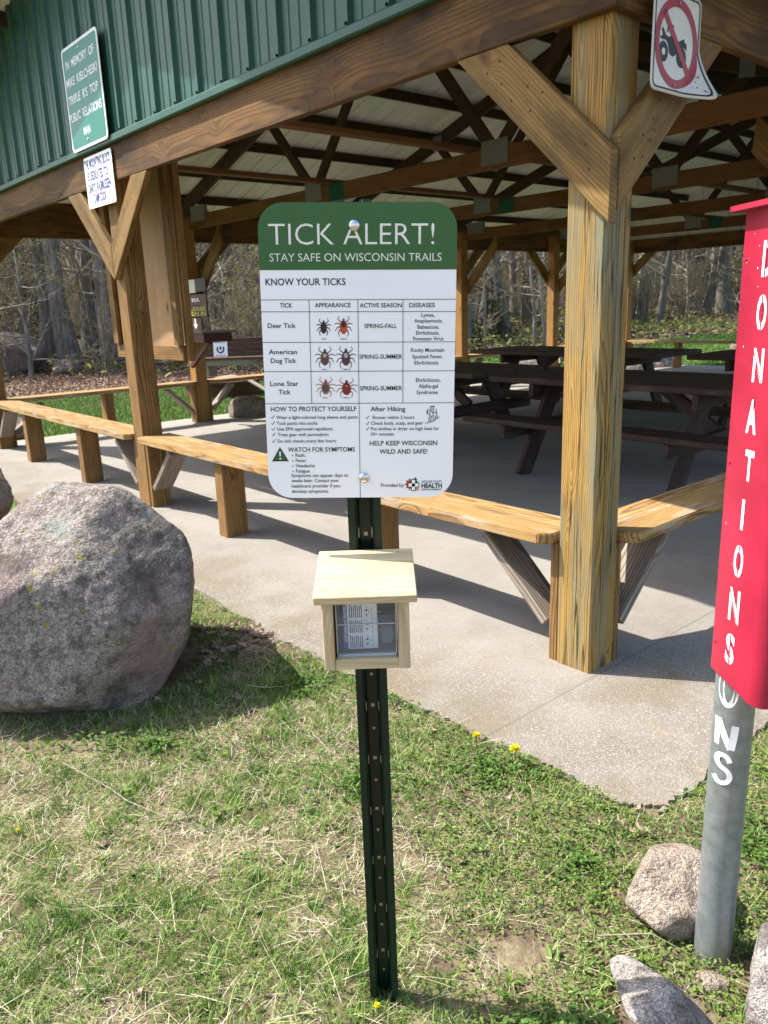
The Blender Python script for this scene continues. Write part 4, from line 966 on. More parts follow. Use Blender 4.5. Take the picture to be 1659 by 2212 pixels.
b3 = board('trail_sign', 'maroon wooden sign with white letters over the sign-in desk', 7.57, 8.01, 1.325, 1.44, vv, 'maroon'); b4 = board('sign_in_sign', 'black sign with yellow letters asking visitors to sign in', 7.57, 8.05, 1.20, 1.32, vv, 'black')
b5 = board('arrow_sign', 'small dark sign with white arrow pointing down at the desk', 7.72, 7.97, 1.06, 1.19, vv, 'maroon')
fx = lambda x, z: W(-x+.34, vv-.001, z)
a = Art(); a.text('MA', -7.90, -7.72, 1.36, .045, .02); a.lay('lettering', 'paper', b3.children[0], fx)
a = Art(); a.text('PLEASE', -8.03, -7.60, 1.266, .042, .02); a.text('SIGN IN', -8.03, -7.60, 1.212, .042, .02); a.lay('lettering', 'yellow', b4.children[0], fx)
a = Art(); a.line([(-7.86, 1.18), (-7.86, 1.12)], .03); a.poly([(-7.91, 1.12), (-7.81, 1.12), (-7.86, 1.07)]); a.lay('arrow', 'paper', b5.children[0], fx)

# ------------------------------------------------------------------ picnic tables
def picnic(u0, u1, v, label, zt=.70, rz=0.):
    um = (u0+u1)/2; Lh = abs(u1-u0)/2; r = empty('picnic_table', W(um, v, 0), A, label, 'picnic table', 'picnic tables under the roof')
    T = lambda u, w_, z: W(um+u, v+w_, z)
    bm = bmesh.new()
    for k in range(5):
        w0 = -.46+k*.186; box_bm(bm, -Lh, Lh, w0, w0+.18, zt-.045, zt)
    mm = Matrix((UU, -VV, (0, 0, 1))).transposed().to_4x4(); mm.translation = W(um, v, 0)
    bmesh.ops.bevel(bm, geom=bm.edges[:], offset=.004, segments=1, affect='EDGES'); from_bm('tabletop', bm, 'table', r, mm)
    for s in (-1, 1):
        bm = bmesh.new(); box_bm(bm, -Lh, Lh, s*.63-.13, s*.63+.13, .385, .425); bmesh.ops.bevel(bm, geom=bm.edges[:], offset=.005, segments=1, affect='EDGES'); from_bm('seat', bm, 'table', r, mm)
    for e in (-1, 1):
        ue = e*(Lh*.62)
        timber('seat_support', T(ue, -.76, .335), T(ue, .76, .335), .095, .04, 'table', r); timber('top_support', T(ue, -.44, zt-.095), T(ue, .44, zt-.095), .095, .04, 'table', r)
        for s in (-1, 1): timber('leg', T(ue-e*.041, s*.575, -.01), T(ue-e*.041, s*.20, zt-.05), .14, .04, 'table', r, up=VV)
        timber('brace', T(ue-e*.06, 0, .36), T(ue-e*.48, 0, zt-.055), .09, .04, 'table', r)
    return r
picnic(2.03, 4.10, 5.07, 'nearest dark brown picnic table, right behind the corner post')
picnic(4.35, 6.45, 5.15, 'picnic table half hidden behind the tick sign, next to the nearest table')
picnic(4.15, 6.6, 7.55, 'second row picnic table seen between the tick sign and the corner post')
picnic(1.8, 3.85, 7.6, 'second row picnic table seen just right of the corner post')
sp = W(4.35, 6.75, 0); bm = bmesh.new(); lathe_bm(bm, [(.15, 0), (.155, .05), (.15, .25), (.153, .40), (.15, .42)], 20)
for v_ in bm.verts:
    a_ = math.atan2(v_.co.y, v_.co.x); k_2 = 1+.04*math.sin(7*a_)+.03*math.sin(11*a_+1); v_.co.x *= k_2; v_.co.y *= k_2
tag(from_bm('log_stump', bm, 'greywood', None, Matrix.Translation(W(3.05, 6.75, 0)), True, .6), 'weathered upright log stump under the dark tables', 'stump')

# ------------------------------------------------------------------ fire pit, park bench
fp = empty('fire_ring', (-2.42, 12.2, 0), 0, 'round rusty steel fire ring with ash on the lawn', 'fire ring')
bm = bmesh.new(); lathe_bm(bm, [(.56, -.05), (.56, .20), (.62, .21), (.62, .24), (.54, .24), (.53, -.05)], 36, cap=False); from_bm('steel_ring', bm, 'rust', fp, Matrix.Translation((-2.42, 12.2, 0)), True, .5)
bm = bmesh.new(); lathe_bm(bm, [(.53, .0), (.53, .12), (.3, .16), (.05, .17)], 24); from_bm('ash_bed', bm, 'ash', fp, Matrix.Translation((-2.42, 12.2, 0)), True)
def tube(pts, rads, sides=6):
    V = []; F = []; pts = [np.array(p, float) for p in pts]; n = len(pts)
    for i, p in enumerate(pts):
        d = pts[min(i+1, n-1)]-pts[max(i-1, 0)]; d /= np.linalg.norm(d)+1e-9; a_ = np.cross(d, (0, 0, 1) if abs(d[2]) < .9 else (1, 0, 0)); a_ /= np.linalg.norm(a_); b_ = np.cross(d, a_)
        V += [p+rads[i]*(math.cos(2*math.pi*k/sides)*a_+math.sin(2*math.pi*k/sides)*b_) for k in range(sides)]
    for i in range(n-1):
        for k in range(sides): F.append((i*sides+k, i*sides+(k+1) % sides, (i+1)*sides+(k+1) % sides, (i+1)*sides+k))
    return V, F
V, F = tube([(-2.5, 12.1, .26), (-2.25, 11.95, .30), (-1.95, 11.75, .26), (-1.6, 11.5, .08), (-1.35, 11.4, .02)], [.025, .03, .03, .028, .02]); tag(pm('branch', V, F, 'twig', None), 'bare pale branch lying across the rim of the fire ring', 'branch')
pb = empty('park_bench', (-2.2, 14.7, 0), math.radians(2), 'dark brown backed bench facing the fire ring', 'bench')
B = lambda x, y, z: Vector((-2.2+x, 14.7+y, z))
for k in range(4): timber('backrest_board', B(-1.25, .16+.015*k, .47+.085*k), B(1.6, .16+.015*k, .47+.085*k), .08, .035, 'benchbrown', pb)
for k in range(2): timber('seat', B(-1.25, -.22+.17*k, .42), B(1.6, -.22+.17*k, .42), .04, .16, 'benchbrown', pb)
timber('seat_rail', B(-1.25, -.26, .345), B(1.6, -.26, .345), .10, .04, 'greywood', pb)
for x in (-.9, .25, 1.35): timber('leg', B(x, -.18, 0), B(x, -.18, .39), .09, .09, 'greywood', pb, up=VV); timber('leg', B(x, .22, 0), B(x, .255, .75), .09, .06, 'greywood', pb, up=VV)
hs = empty('horseshoe_sign', B(-.55, .1, .6), 0, 'square white sign with a horseshoe emblem on the brown bench back', 'sign')
pnl = slab_from_poly('sign_panel', rrect(-2.2-.86, .44, -2.2-.60, .72, .01), .006, 'white', hs, lambda x, z, d=0.: Vector((x, 14.815+d+(z-.45)*.17, z)))
hf = lambda x, z: Vector((x, 14.813+(z-.45)*.17, z))
a = Art(); cxh, czh = -2.2-.73, .575
a.line([(cxh+.06*math.cos(t_), czh+.065*math.sin(t_)) for t_ in np.linspace(math.radians(140), math.radians(400), 20)], .028); a.ell(cxh, czh+.015, .02, .035, 12)
for i in range(9): a.rect(cxh-.10+.023*i, .685, cxh-.087+.023*i, .70); a.rect(cxh-.09+.02*i, .455, cxh-.078+.02*i, .467)
a.lay('horseshoe_emblem', 'black', pnl, hf)

# ------------------------------------------------------------------ rocks
from mathutils import noise as mnoise
def rock(name, c, rad, seed, mat, label, cuts=(), sub=5, rough=.03, group=None, sharp=14., rz=0.):
    rr = random.Random(seed); bm = bmesh.new(); bmesh.ops.create_icosphere(bm, subdivisions=sub, radius=1)
    pl = [(Vector(n_).normalized(), h) for n_, h in cuts]
    if not pl:
        for _ in range(9): pl.append((Vector((rr.gauss(0, 1), rr.gauss(0, 1), rr.gauss(0, .7))).normalized(), rr.uniform(.72, .95)))
    o_ = Vector((seed*3.1, seed*1.7, 0))
    for v_ in bm.verts:
        d = v_.co.normalized(); s_ = 1.
        acc = 1. if rad != (1., 1., 1.) else 1e-6
        for n_, h in pl:
            k = n_.dot(d)/h
            if k > 0: acc += k**sharp
        r = acc**(-1/sharp)
        n1 = mnoise.fractal(d*1.6+o_, 1., 2., 3); n2 = mnoise.fractal(d*9+o_, .9, 2., 4)
        v_.co = Vector((d.x*rad[0], d.y*rad[1], d.z*rad[2]))*r*(1+rough*2.0*n1+rough*.55*n2)
    Mx = Matrix.Translation(Vector(c)) @ Matrix.Rotation(rz, 4, 'Z')
    return tag(from_bm(name, bm, mat, None, Mx, True), label, 'rock', group)
BC = np.array([-1.12, 2.62, .27])
BS = [(-150, 1360), (-90, 1200), (0, 1128), (85, 1044), (130, 1040), (270, 1056), (350, 1114), (396, 1150), (420, 1238), (417, 1300), (405, 1392), (360, 1462), (312, 1542), (240, 1572), (150, 1566), (0, 1536), (-90, 1500)]
bc_cuts = []
for p_, q_ in zip(BS, BS[1:]+BS[:1]):
    n_ = np.cross(ray(*p_), ray(*q_)); n_ /= np.linalg.norm(n_); h_ = (CAMP-BC)@n_
    if h_ < 0: n_, h_ = -n_, -h_
    bc_cuts.append((tuple(n_), h_))
bc_cuts += [((.05, -.97, .12), .40), ((-.15, -.62, .78), .385), ((.45, -.72, .55), .43), ((-.7, -.6, .35), .43), ((.55, -.75, -.3), .44), ((0, 1, .1), .40), ((.5, .8, .2), .46), ((-.6, .8, .1), .5), ((.1, .5, .85), .45), ((0, -.6, -.8), .40), ((0, 0, -1), .36)]
rock('boulder', BC, (1., 1., 1.), 3, 'boulder', 'huge rough grey pink boulder with yellow lichen at the left, in front of the pavilion', cuts=bc_cuts, sub=7, rough=.017, sharp=55)
rock('boulder', (-2.67, 4.50, .20), (.50, .42, .42), 8, 'boulder', 'second grey boulder cut by the left edge, behind the huge one', sub=5)
def outline_cuts(poly, c, extra):
    """bounding planes of a stone whose outline was measured, plus its front, back, top and bottom faces"""
    c = np.array(c); o = []
    for p_, q_ in zip(poly, poly[1:]+poly[:1]):
        n_ = np.cross(ray(*p_), ray(*q_)); n_ /= np.linalg.norm(n_); h_ = (CAMP-c)@n_
        if h_ < 0: n_, h_ = -n_, -h_
        o.append((tuple(n_), h_))
    return o+extra
e2 = lambda L_: [(1194.5+.28*x, 1659+.28*y) for x, y in L_]
c_ = (.575, 1.385, .02)
rock('rock', c_, (1., 1., 1.), 12, 'rockpink', 'rounded pink speckled rock with orange stain behind the galvanised pipe', outline_cuts(e2([(735, 615), (850, 578), (1000, 585), (1110, 615), (1210, 700), (1260, 900), (1200, 1180), (1080, 1330), (900, 1330), (740, 1240), (660, 1160), (550, 1080), (540, 1010), (620, 850), (685, 690)]), c_, [((0, -.55, .83), .095), ((-.5, -.6, .6), .105), ((.5, -.6, .6), .11), ((0, -1, -.1), .10), ((0, 1, .3), .12), ((0, .3, 1), .105), ((0, 0, -1), .11)]), rough=.022, sharp=30)
c_ = (.445, 1.085, .03)
rock('rock', c_, (1., 1., 1.), 21, 'rockgrey', 'angular grey and white rock at the bottom edge, in front of the pipe', outline_cuts(e2([(390, 1475), (440, 1435), (560, 1415), (685, 1432), (800, 1535), (960, 1645), (1010, 1705), (1235, 1835), (1330, 2000), (1330, 2250), (700, 2300), (600, 2000), (500, 1850), (425, 1780), (380, 1700), (358, 1570)]), c_, [((-.2, .25, 1), .080), ((.35, -.35, .9), .080), ((-.5, -.45, .75), .115), ((0, -1, .3), .10), ((0, 1, .1), .11), ((0, 0, -1), .11)]), rough=.03, sharp=22)
c_ = (.735, 1.13, .02)
rock('rock', c_, (1., 1., 1.), 30, 'rockgrey', 'grey rock at the bottom right corner beside the pipe', outline_cuts(e2([(1535, 1285), (1565, 1195), (1620, 1165), (1720, 1145), (2100, 1200), (2200, 1700), (2000, 2200), (1440, 2200), (1450, 1950), (1495, 1720), (1520, 1560)]), c_, [((-.3, -.3, .9), .10), ((.2, .3, 1), .11), ((-.6, -.7, .4), .12), ((0, -1, .1), .12), ((0, 1, .1), .13), ((0, 0, -1), .11)]), rough=.028, sharp=40)
rock('rock', (.585, 1.190, -.008), (.035, .025, .028), 31, 'rockpink', 'little pinkish stone at the foot of the pipe', sub=4)
rock('rock', (-1.62, 9.60, .05), (.30, .22, .20), 41, 'rockpink', 'brown rock on the grass at the slab edge beyond the left benches', rough=.03)
rock('rock', (-3.98, 8.50, .03), (.27, .22, .19), 42, 'boulder', 'dark rock on the lawn seen under the left bench')
rock('rock', (-8.9, 19.3, .35), (1.0, .7, .60), 43, 'boulder', 'purplish grey boulder at the edge of the leaf litter, far left')
rock('rock', (-7.25, 18.6, .10), (.36, .3, .22), 44, 'rockpink', 'low brown rock in the leaf litter before the shrubs')
rock('rock', (5.05, 14.6, .05), (.38, .30, .24), 45, 'rockpale', 'pale sunlit rock on the lawn beyond the far corner post')
rock('rock', (4.45, 13.95, .05), (.30, .24, .22), 46, 'rockpale', 'tilted pale slab of rock seen below the far table')
rock('rock', (7.3, 15.3, .10), (.62, .5, .34), 47, 'rockpink', 'broad brown rock in shade beyond the far end bench')
rock('rock', (3.3, 16.4, -.02), (.45, .35, .27), 48, 'rockgrey', 'speckled grey rock seen between the tick sign and the corner post')
rock('rock', (2.6, 13.9, .04), (.40, .33, .26), 49, 'rockgrey', 'speckled rock seen beneath the second row table')
# ------------------------------------------------------------------ grass, weeds, litter
def keepout(x, y, pad=0.):
    u, v = to_uv(x, y)
    ok = ~((u > SLAB[0]-.004) & (u < SLAB[1]+.01) & (v > SLAB[2]-.004+.03*np.sin(u*2.1)-pad) & (v < SLAB[3]))
    for cx_, cy_, rx_, ry_ in ((-1.16, 2.66, .44, .36), (-2.82, 4.55, .40, .34), (.59, 1.385, .085, .09), (.47, 1.115, .09, .08), (.735, 1.16, .1, .1), (.617, 1.265, .036, .036), (-1.62, 9.55, .26, .18), (-3.98, 8.5, .2, .16)):
        ok &= ((x-cx_)/rx_)**2+((y-cy_)/ry_)**2 > 1
    return ok
def scatter(n, x0, x1, y0, y1, dens=None, pad=0.):
    x = rng.uniform(x0, x1, n); y = rng.uniform(y0, y1, n); ok = keepout(x, y, pad)
    if dens is not None: ok &= rng.random(n) < dens(x, y)
    return x[ok], y[ok]
def blades(x, y, h, w_, lean, lift=0., curl=.6, flat=False):
    """bent two-segment blades as triangles; all arguments arrays"""
    n = len(x); az = rng.uniform(0, 2*np.pi, n); z = gz(x, y)+lift
    dx, dy = np.cos(az), np.sin(az); px, py = -dy, dx
    l1 = lean*h; up = np.sqrt(np.maximum(h*h-l1*l1, 0))
    def P(t, wf):
        lx = l1*t**(1+curl); zz = z+up*(t-.25*curl*t*t)
        return np.stack([x+dx*lx+px*w_*wf, y+dy*lx+py*w_*wf, zz], 1)
    V = np.stack([P(0, -.5), P(0, .5), P(.38, -.45), P(.38, .45), P(.72, -.3), P(.72, .3), P(1., 0)], 1).reshape(-1, 3)
    b = (np.arange(n)*7)[:, None]; T = np.concatenate([b+np.array(t)[None] for t in ((0, 1, 3), (0, 3, 2), (2, 3, 5), (2, 5, 4), (4, 5, 6))], 0)
    return V, T
def leaves(x, y, z, ln, wd, pitch, fold=.25):
    """small folded oval leaves, six triangles each"""
    n = len(x); az = rng.uniform(0, 2*np.pi, n); roll = rng.normal(0, .35, n)
    f = np.stack([np.cos(az)*np.cos(pitch), np.sin(az)*np.cos(pitch), np.sin(pitch)], 1)
    s = np.stack([-np.sin(az), np.cos(az), np.zeros(n)], 1); u = np.cross(f, s); s2 = s*np.cos(roll)[:, None]+u*np.sin(roll)[:, None]; u = np.cross(f, s2)
    c = np.stack([x, y, z], 1); ln = ln[:, None]; wd = wd[:, None]
    V = np.stack([c, c+f*ln*.3+s2*wd*.45+u*wd*fold, c+f*ln*.3-s2*wd*.45+u*wd*fold, c+f*ln*.5+u*wd*.02, c+f*ln*.75+s2*wd*.36+u*wd*fold*.6, c+f*ln*.75-s2*wd*.36+u*wd*fold*.6, c+f*ln-u*wd*.15], 1).reshape(-1, 3)
    b = (np.arange(n)*7)[:, None]; T = np.concatenate([b+np.array(t)[None] for t in ((0, 1, 3), (0, 3, 2), (1, 4, 3), (2, 3, 5), (3, 4, 6), (3, 6, 5))], 0)
    return V, T
def cat(*VT):
    Vs = []; Ts = []; k = 0
    for V, T in VT: Vs.append(V); Ts.append(T+k); k += len(V)
    return np.concatenate(Vs), np.concatenate(Ts)
FR = (-2.3, 1.9, .75, 3.7)
shade_b = lambda x, y: np.exp(-(((x+.75)/.5)**2+((y-2.25)/.5)**2))
gpatch = lambda x, y: np.clip(1.0*vnoise(x, y, 4.3, 21)+1.2*vnoise(x, y, 11., 22)+.5*vnoise(x, y, 23., 23)-.70, 0, 1)
dirt = lambda x, y: np.clip(1-np.exp(-(((x-.23)/.085)**2+((y-1.29)/.085)**2))*1.2-.9*np.exp(-(((x+1.0)/.42)**2+((y-2.12)/.10)**2))-.8*np.exp(-(((x+.58)/.2)**2+((y-2.78)/.2)**2)), 0, 1)
right = lambda x, y: np.clip((x+.02+.12*(vnoise(x, y, 3.3, 77)-.5))/.16, 0, 1)
r_ = lambda a, b, n: rng.uniform(a, b, n)
x, y = scatter(430000, *FR, lambda x, y: (.12+.88*gpatch(x, y))*dirt(x, y)*(1-.86*right(x, y))); n = len(x)
g1 = blades(x, y, rng.gamma(4, .0046, n)+.005, r_(.0009, .0022, n), r_(.35, .985, n))
x, y = scatter(11000, *FR, lambda x, y: gpatch(x, y)*dirt(x, y)*(1-.4*right(x, y))); n = len(x)
g2 = blades(x, y, r_(.03, .075, n), r_(.002, .0036, n), r_(.3, .98, n))
def tufts(n, k0, k1, sp, h0, h1, w0, w1, dens):
    tx, ty = scatter(n, *FR, dens); k = rng.integers(k0, k1, len(tx)); i_ = np.repeat(np.arange(len(tx)), k); s_ = np.repeat(rng.uniform(.6, 1.5, len(tx)), k)
    x = tx[i_]+rng.normal(0, sp, len(i_))*s_; y = ty[i_]+rng.normal(0, sp, len(i_))*s_; ok = keepout(x, y); x, y, s_ = x[ok], y[ok], s_[ok]; m = len(x)
    return blades(x, y, r_(h0, h1, m)*s_, r_(w0, w1, m), r_(.3, .97, m), 0, .8)
t1 = tufts(1500, 14, 46, .011, .018, .045, .0012, .0026, lambda x, y: (.25+.75*gpatch(x, y))*dirt(x, y)*(1-.75*right(x, y)))
t2 = tufts(900, 10, 30, .010, .022, .052, .0014, .003, lambda x, y: (.3+.7*gpatch(y, x))*dirt(x, y)*(1-.6*right(x, y)))
M['blade_deep'] = m_leafy('deep_green_blades', [(.035, .10, .014), (.06, .15, .02), (.10, .20, .03)])
M['blade_pale'] = m_leafy('pale_green_blades', [(.20, .33, .06), (.30, .40, .11), (.40, .46, .19)])
tag(npm('grass_tufts', *t1, 'blade_deep'), kind='stuff', label='deeper green tufts in the patchy turf', cat='grass'); tag(npm('pale_grass_tufts', *t2, 'blade_pale'), kind='stuff', label='pale fresh grass tufts in the patchy turf', cat='grass')
tag(npm('grass', *cat(g1, g2), 'blade'), kind='stuff', label='short patchy green grass of the foreground', cat='grass')
x, y = scatter(125000, *FR, lambda x, y: np.clip(1.1-1.0*gpatch(x, y), .2, 1)*dirt(x, y)*(1-.5*right(x, y))); n = len(x)
g3 = blades(x, y, r_(.012, .05, n), r_(.0008, .0018, n), r_(.86, .998, n), .003, .2)
x, y = scatter(2600, *FR); n = len(x); g4 = blades(x, y, r_(.05, .14, n), r_(.0009, .0016, n), r_(.97, .999, n), .010, .2)
tag(npm('dry_grass', *cat(g3, g4), 'straw'), kind='stuff', label='dry straw coloured grass thatch between the green blades', cat='grass')
wd_ = lambda x, y: np.clip(1.6*vnoise(x, y, 4., 31)+.9*vnoise(x, y, 13., 32)-1.05+.85*right(x, y), 0, 1)*dirt(x, y)
x, y = scatter(330000, *FR, lambda x, y: wd_(x, y)*(.15+.85*right(x, y))); n = len(x)
g5 = leaves(x, y, gz(x, y)+r_(.001, .022, n), r_(.006, .014, n), r_(.003, .0065, n), r_(-.2, .8, n))
# rosettes of bigger lobed leaves
rx, ry = scatter(900, *FR, wd_); k = rng.integers(6, 11, len(rx)); x = np.repeat(rx, k)+rng.normal(0, .004, k.sum()); y = np.repeat(ry, k)+rng.normal(0, .004, k.sum()); n = len(x)
g6 = leaves(x, y, gz(x, y)+.003, r_(.018, .042, n), r_(.006, .012, n), r_(.05, .6, n))
tag(npm('weeds', *cat(g5, g6), 'weed'), kind='stuff', label='low chickweed and small broad leaved weeds in the grass', cat='weeds')
def clover(cx_, cy_, rx_, ry_, n):
    a = r_(0, 2*np.pi, n); q = np.abs(rng.normal(0, .62, n)); x = cx_+rx_*q*np.cos(a); y = cy_+ry_*q*np.sin(a); ok = keepout(x, y); x = x[ok]; y = y[ok]; n = len(x); z = gz(x, y)+r_(.006, .028, n)
    o = []
    for j in range(3): o.append((x, y, z))
    return np.repeat(x, 3), np.repeat(y, 3), np.repeat(z, 3)
cs = [clover(*a) for a in ((.27, 1.90, .17, .13, 330), (.30, 1.10, .16, .06, 260), (.05, 2.35, .14, .14, 260), (-.72, 2.10, .45, .14, 420), (-.30, 2.45, .22, .25, 260), (-.1, 1.85, .4, .3, 330), (.42, 1.52, .12, .12, 150), (.85, 1.55, .18, .25, 300))]
x, y, z = (np.concatenate([c_[i] for c_ in cs]) for i in range(3)); n = len(x); V, T = leaves(x, y, z, r_(.006, .013, n), r_(.006, .012, n), r_(-.1, .5, n), .12)
tag(npm('clover', V, T, 'clover'), kind='stuff', label='clover patches in the grass', cat='clover')
# lawn beyond the slab (nearer strips denser) 
LWN = lambda x, y: ((y < 13.2+.72*np.maximum(x+4.5, 0)+1.2*(vnoise(x, y, .8, 41)-.5))).astype(float)
x, y = scatter(150000, -9, 2.5, 7.0, 15.5, LWN); n = len(x); h1 = blades(x, y, r_(.03, .085, n), r_(.006, .012, n), r_(.1, .8, n))
x, y = scatter(90000, -3, 16, 13., 27, LWN); n = len(x); h2 = blades(x, y, r_(.04, .10, n), r_(.010, .022, n), r_(.1, .8, n))
x, y = scatter(9000, -7, -3.6, 3.5, 8.); n = len(x); h3 = blades(x, y, r_(.03, .07, n), r_(.004, .008, n), r_(.1, .8, n))
tag(npm('lawn', *cat(h1, h2, h3), 'lawn'), kind='stuff', label='bright green lawn beyond the pavilion', cat='lawn')
# leaf litter at the wood's edge, and the curled dry leaves by the boulder
x, y = scatter(42000, -14, 3.5, 12.8, 24, lambda x, y: 1-LWN(x, y)); n = len(x); l1 = leaves(x, y, gz(x, y)+r_(0, .03, n), r_(.04, .085, n), r_(.03, .06, n), r_(-.4, .6, n), .4)
x, y = scatter(16000, 1, 26, 18, 42, lambda x, y: (1-LWN(x, y))*.6); n = len(x); l2 = leaves(x, y, gz(x, y)+r_(0, .05, n), r_(.10, .2, n), r_(.08, .15, n), r_(-.4, .7, n), .4)
tag(npm('leaf_litter', *cat(l1, l2), 'litter'), kind='stuff', label='brown leaf litter on the floor of the wood', cat='leaf litter')
x, y = scatter(26000, -16, 32, 16, 46, lambda x, y: (1-LWN(x, y))*np.clip(2.2*vnoise(x, y, .35, 51)-.7+.3*(x > 3), 0, 1)); n = len(x); l3 = leaves(x, y, gz(x, y)+r_(.02, .30, n), r_(.08, .2, n), r_(.05, .11, n), r_(.0, .9, n))
M['under'] = m_leafy('undergrowth_leaves', [(.07, .11, .025), (.12, .17, .04), (.22, .23, .06), (.30, .27, .08)])
tag(npm('undergrowth', *cat((l3[0], l3[1])), 'under'), kind='stuff', label='yellow green spring undergrowth on the wood floor', cat='undergrowth')
def curled(seed, s):
    rr = random.Random(seed); N = 7; V = []; F = []
    for i in range(N):
        for j in range(N):
            a, b = i/(N-1)-.5, j/(N-1)-.5; wid = (1-(2*abs(a))**1.6)*(.75+.25*math.cos(9*a)); X = a*s; Y = b*s*.8*max(wid, .04)
            V.append((X, Y, s*(.9*b*b+.35*a*a*rr.choice((1,))+.05*math.sin(11*a+seed)+.04*math.sin(9*b))+.004))
    for i in range(N-1):
        for j in range(N-1): F.append((i*N+j, (i+1)*N+j, (i+1)*N+j+1, i*N+j+1))
    return V, F
protos = []
for i in range(4):
    me = bpy.data.meshes.new('dry_leaf'); V, F = curled(i+1, 1.); me.from_pydata(V, [], F); me.polygons.foreach_set('use_smooth', [True]*len(F)); me.materials.append(M['deadleaf']); protos.append(me)
def leafobj(x, y, s, label, group=None, z=None):
    o = bpy.data.objects.new('dry_leaf', protos[R_.randrange(4)]); COL.objects.link(o)
    o.location = (x, y, float(gz(x, y))+.004 if z is None else z); o.scale = (s, s, s); o.rotation_euler = (R_.uniform(-.5, .5), R_.uniform(-.5, .5), R_.uniform(0, 6.28)); tag(o, label, 'leaf', group)
for i in range(64):
    x_, y_ = -.60+R_.gauss(0, .10), 2.80+R_.gauss(0, .17)
    if keepout(np.array([x_]), np.array([y_]))[0]: leafobj(x_, y_, R_.uniform(.03, .06), 'curled pale brown dead leaf in the pile between the huge boulder and the slab', 'dead leaves piled beside the boulder')
for x_, y_, s_ in ((.49, 1.655, .05), (.535, 1.640, .055), (.56, 1.625, .05), (.60, 1.615, .05)): leafobj(x_, y_, s_, 'reddish dead leaf at the slab corner left of the pipe', 'dead leaves at the slab corner')
for x_, y_ in ((-.05, 2.02), (.12, 2.12), (-.33, 2.66), (.47, 1.72), (-.72, 1.66), (-.15, 1.62), (.40, 1.45), (.15, 1.55), (.30, 1.78), (.62, 1.72), (.02, 2.25), (-.2, 2.5), (-.45, 1.75), (-.32, 1.68), (-.62, 1.22), (-.50, 1.22), (-.05, 1.75), (-.12, 1.38), (-.30, 1.42), (.14, 1.25), (-.38, 2.1)): leafobj(x_, y_, .022+.012*R_.random(), 'small bleached dead leaf lying in the open grass', 'scattered leaves in the grass')
# dandelions
def dandelion(x, y, h, s, label):
    z = float(gz(x, y)); r = empty('dandelion', (x, y, z), 0, label, 'flower')
    V, F = tube([(x, y, z), (x+.004, y, z+h*.5), (x+.002, y-.003, z+h)], [.0016]*3, 6); pm('stem', V, F, 'stem', r)
    n = 90; az = rng.uniform(0, 2*np.pi, n); pt = rng.uniform(.0, 1.1, n); c = np.zeros(n); V, T = leaves(c+x+.002, c+y-.003, c+z+h, np.full(n, s)*rng.uniform(.7, 1, n), np.full(n, s*.26), pt, .05); npm('petals', V, T, 'petal', r)
p = onz(1027, 1600, .03); dandelion(p[0], p[1], .050, .014, 'smaller dandelion flower, farther left of the two near the slab')
p = onz(1110, 1630, .035); dandelion(p[0], p[1], .055, .0205, 'bright yellow dandelion, the largest, right of its smaller neighbour by the slab')
p = onz(812, 2168, .02); dandelion(p[0], p[1], .03, .008, 'half closed yellow dandelion at the foot of the sign post')
p = onz(38, 1793, .01); dandelion(p[0], p[1], .02, .006, 'tiny yellow dandelion in the grass at the left edge')
# fallen twigs
def twig(pts, r, label):
    V, F = tube([(a, b, float(gz(a, b))+c_) for a, b, c_ in pts], [r]*(len(pts)-1)+[r*.4], 5); tag(pm('twig', V, F, 'twig', None), label, 'twig')
twig([(-.95, 2.0, .02), (-.78, 1.88, .012), (-.70, 1.80, .02), (-.58, 1.74, .012), (-.50, 1.70, .01)], .0013, 'long thin dry twig in the grass below the huge boulder')
twig([(-.50, 2.45, .02), (-.42, 2.40, .03), (-.33, 2.44, .01)], .0018, 'thin pale twig by the leaf pile')
twig([(.40, 1.30, .02), (.50, 1.28, .04), (.56, 1.25, .02)], .0012, 'fine dry stem across the grass beside the pink rock')

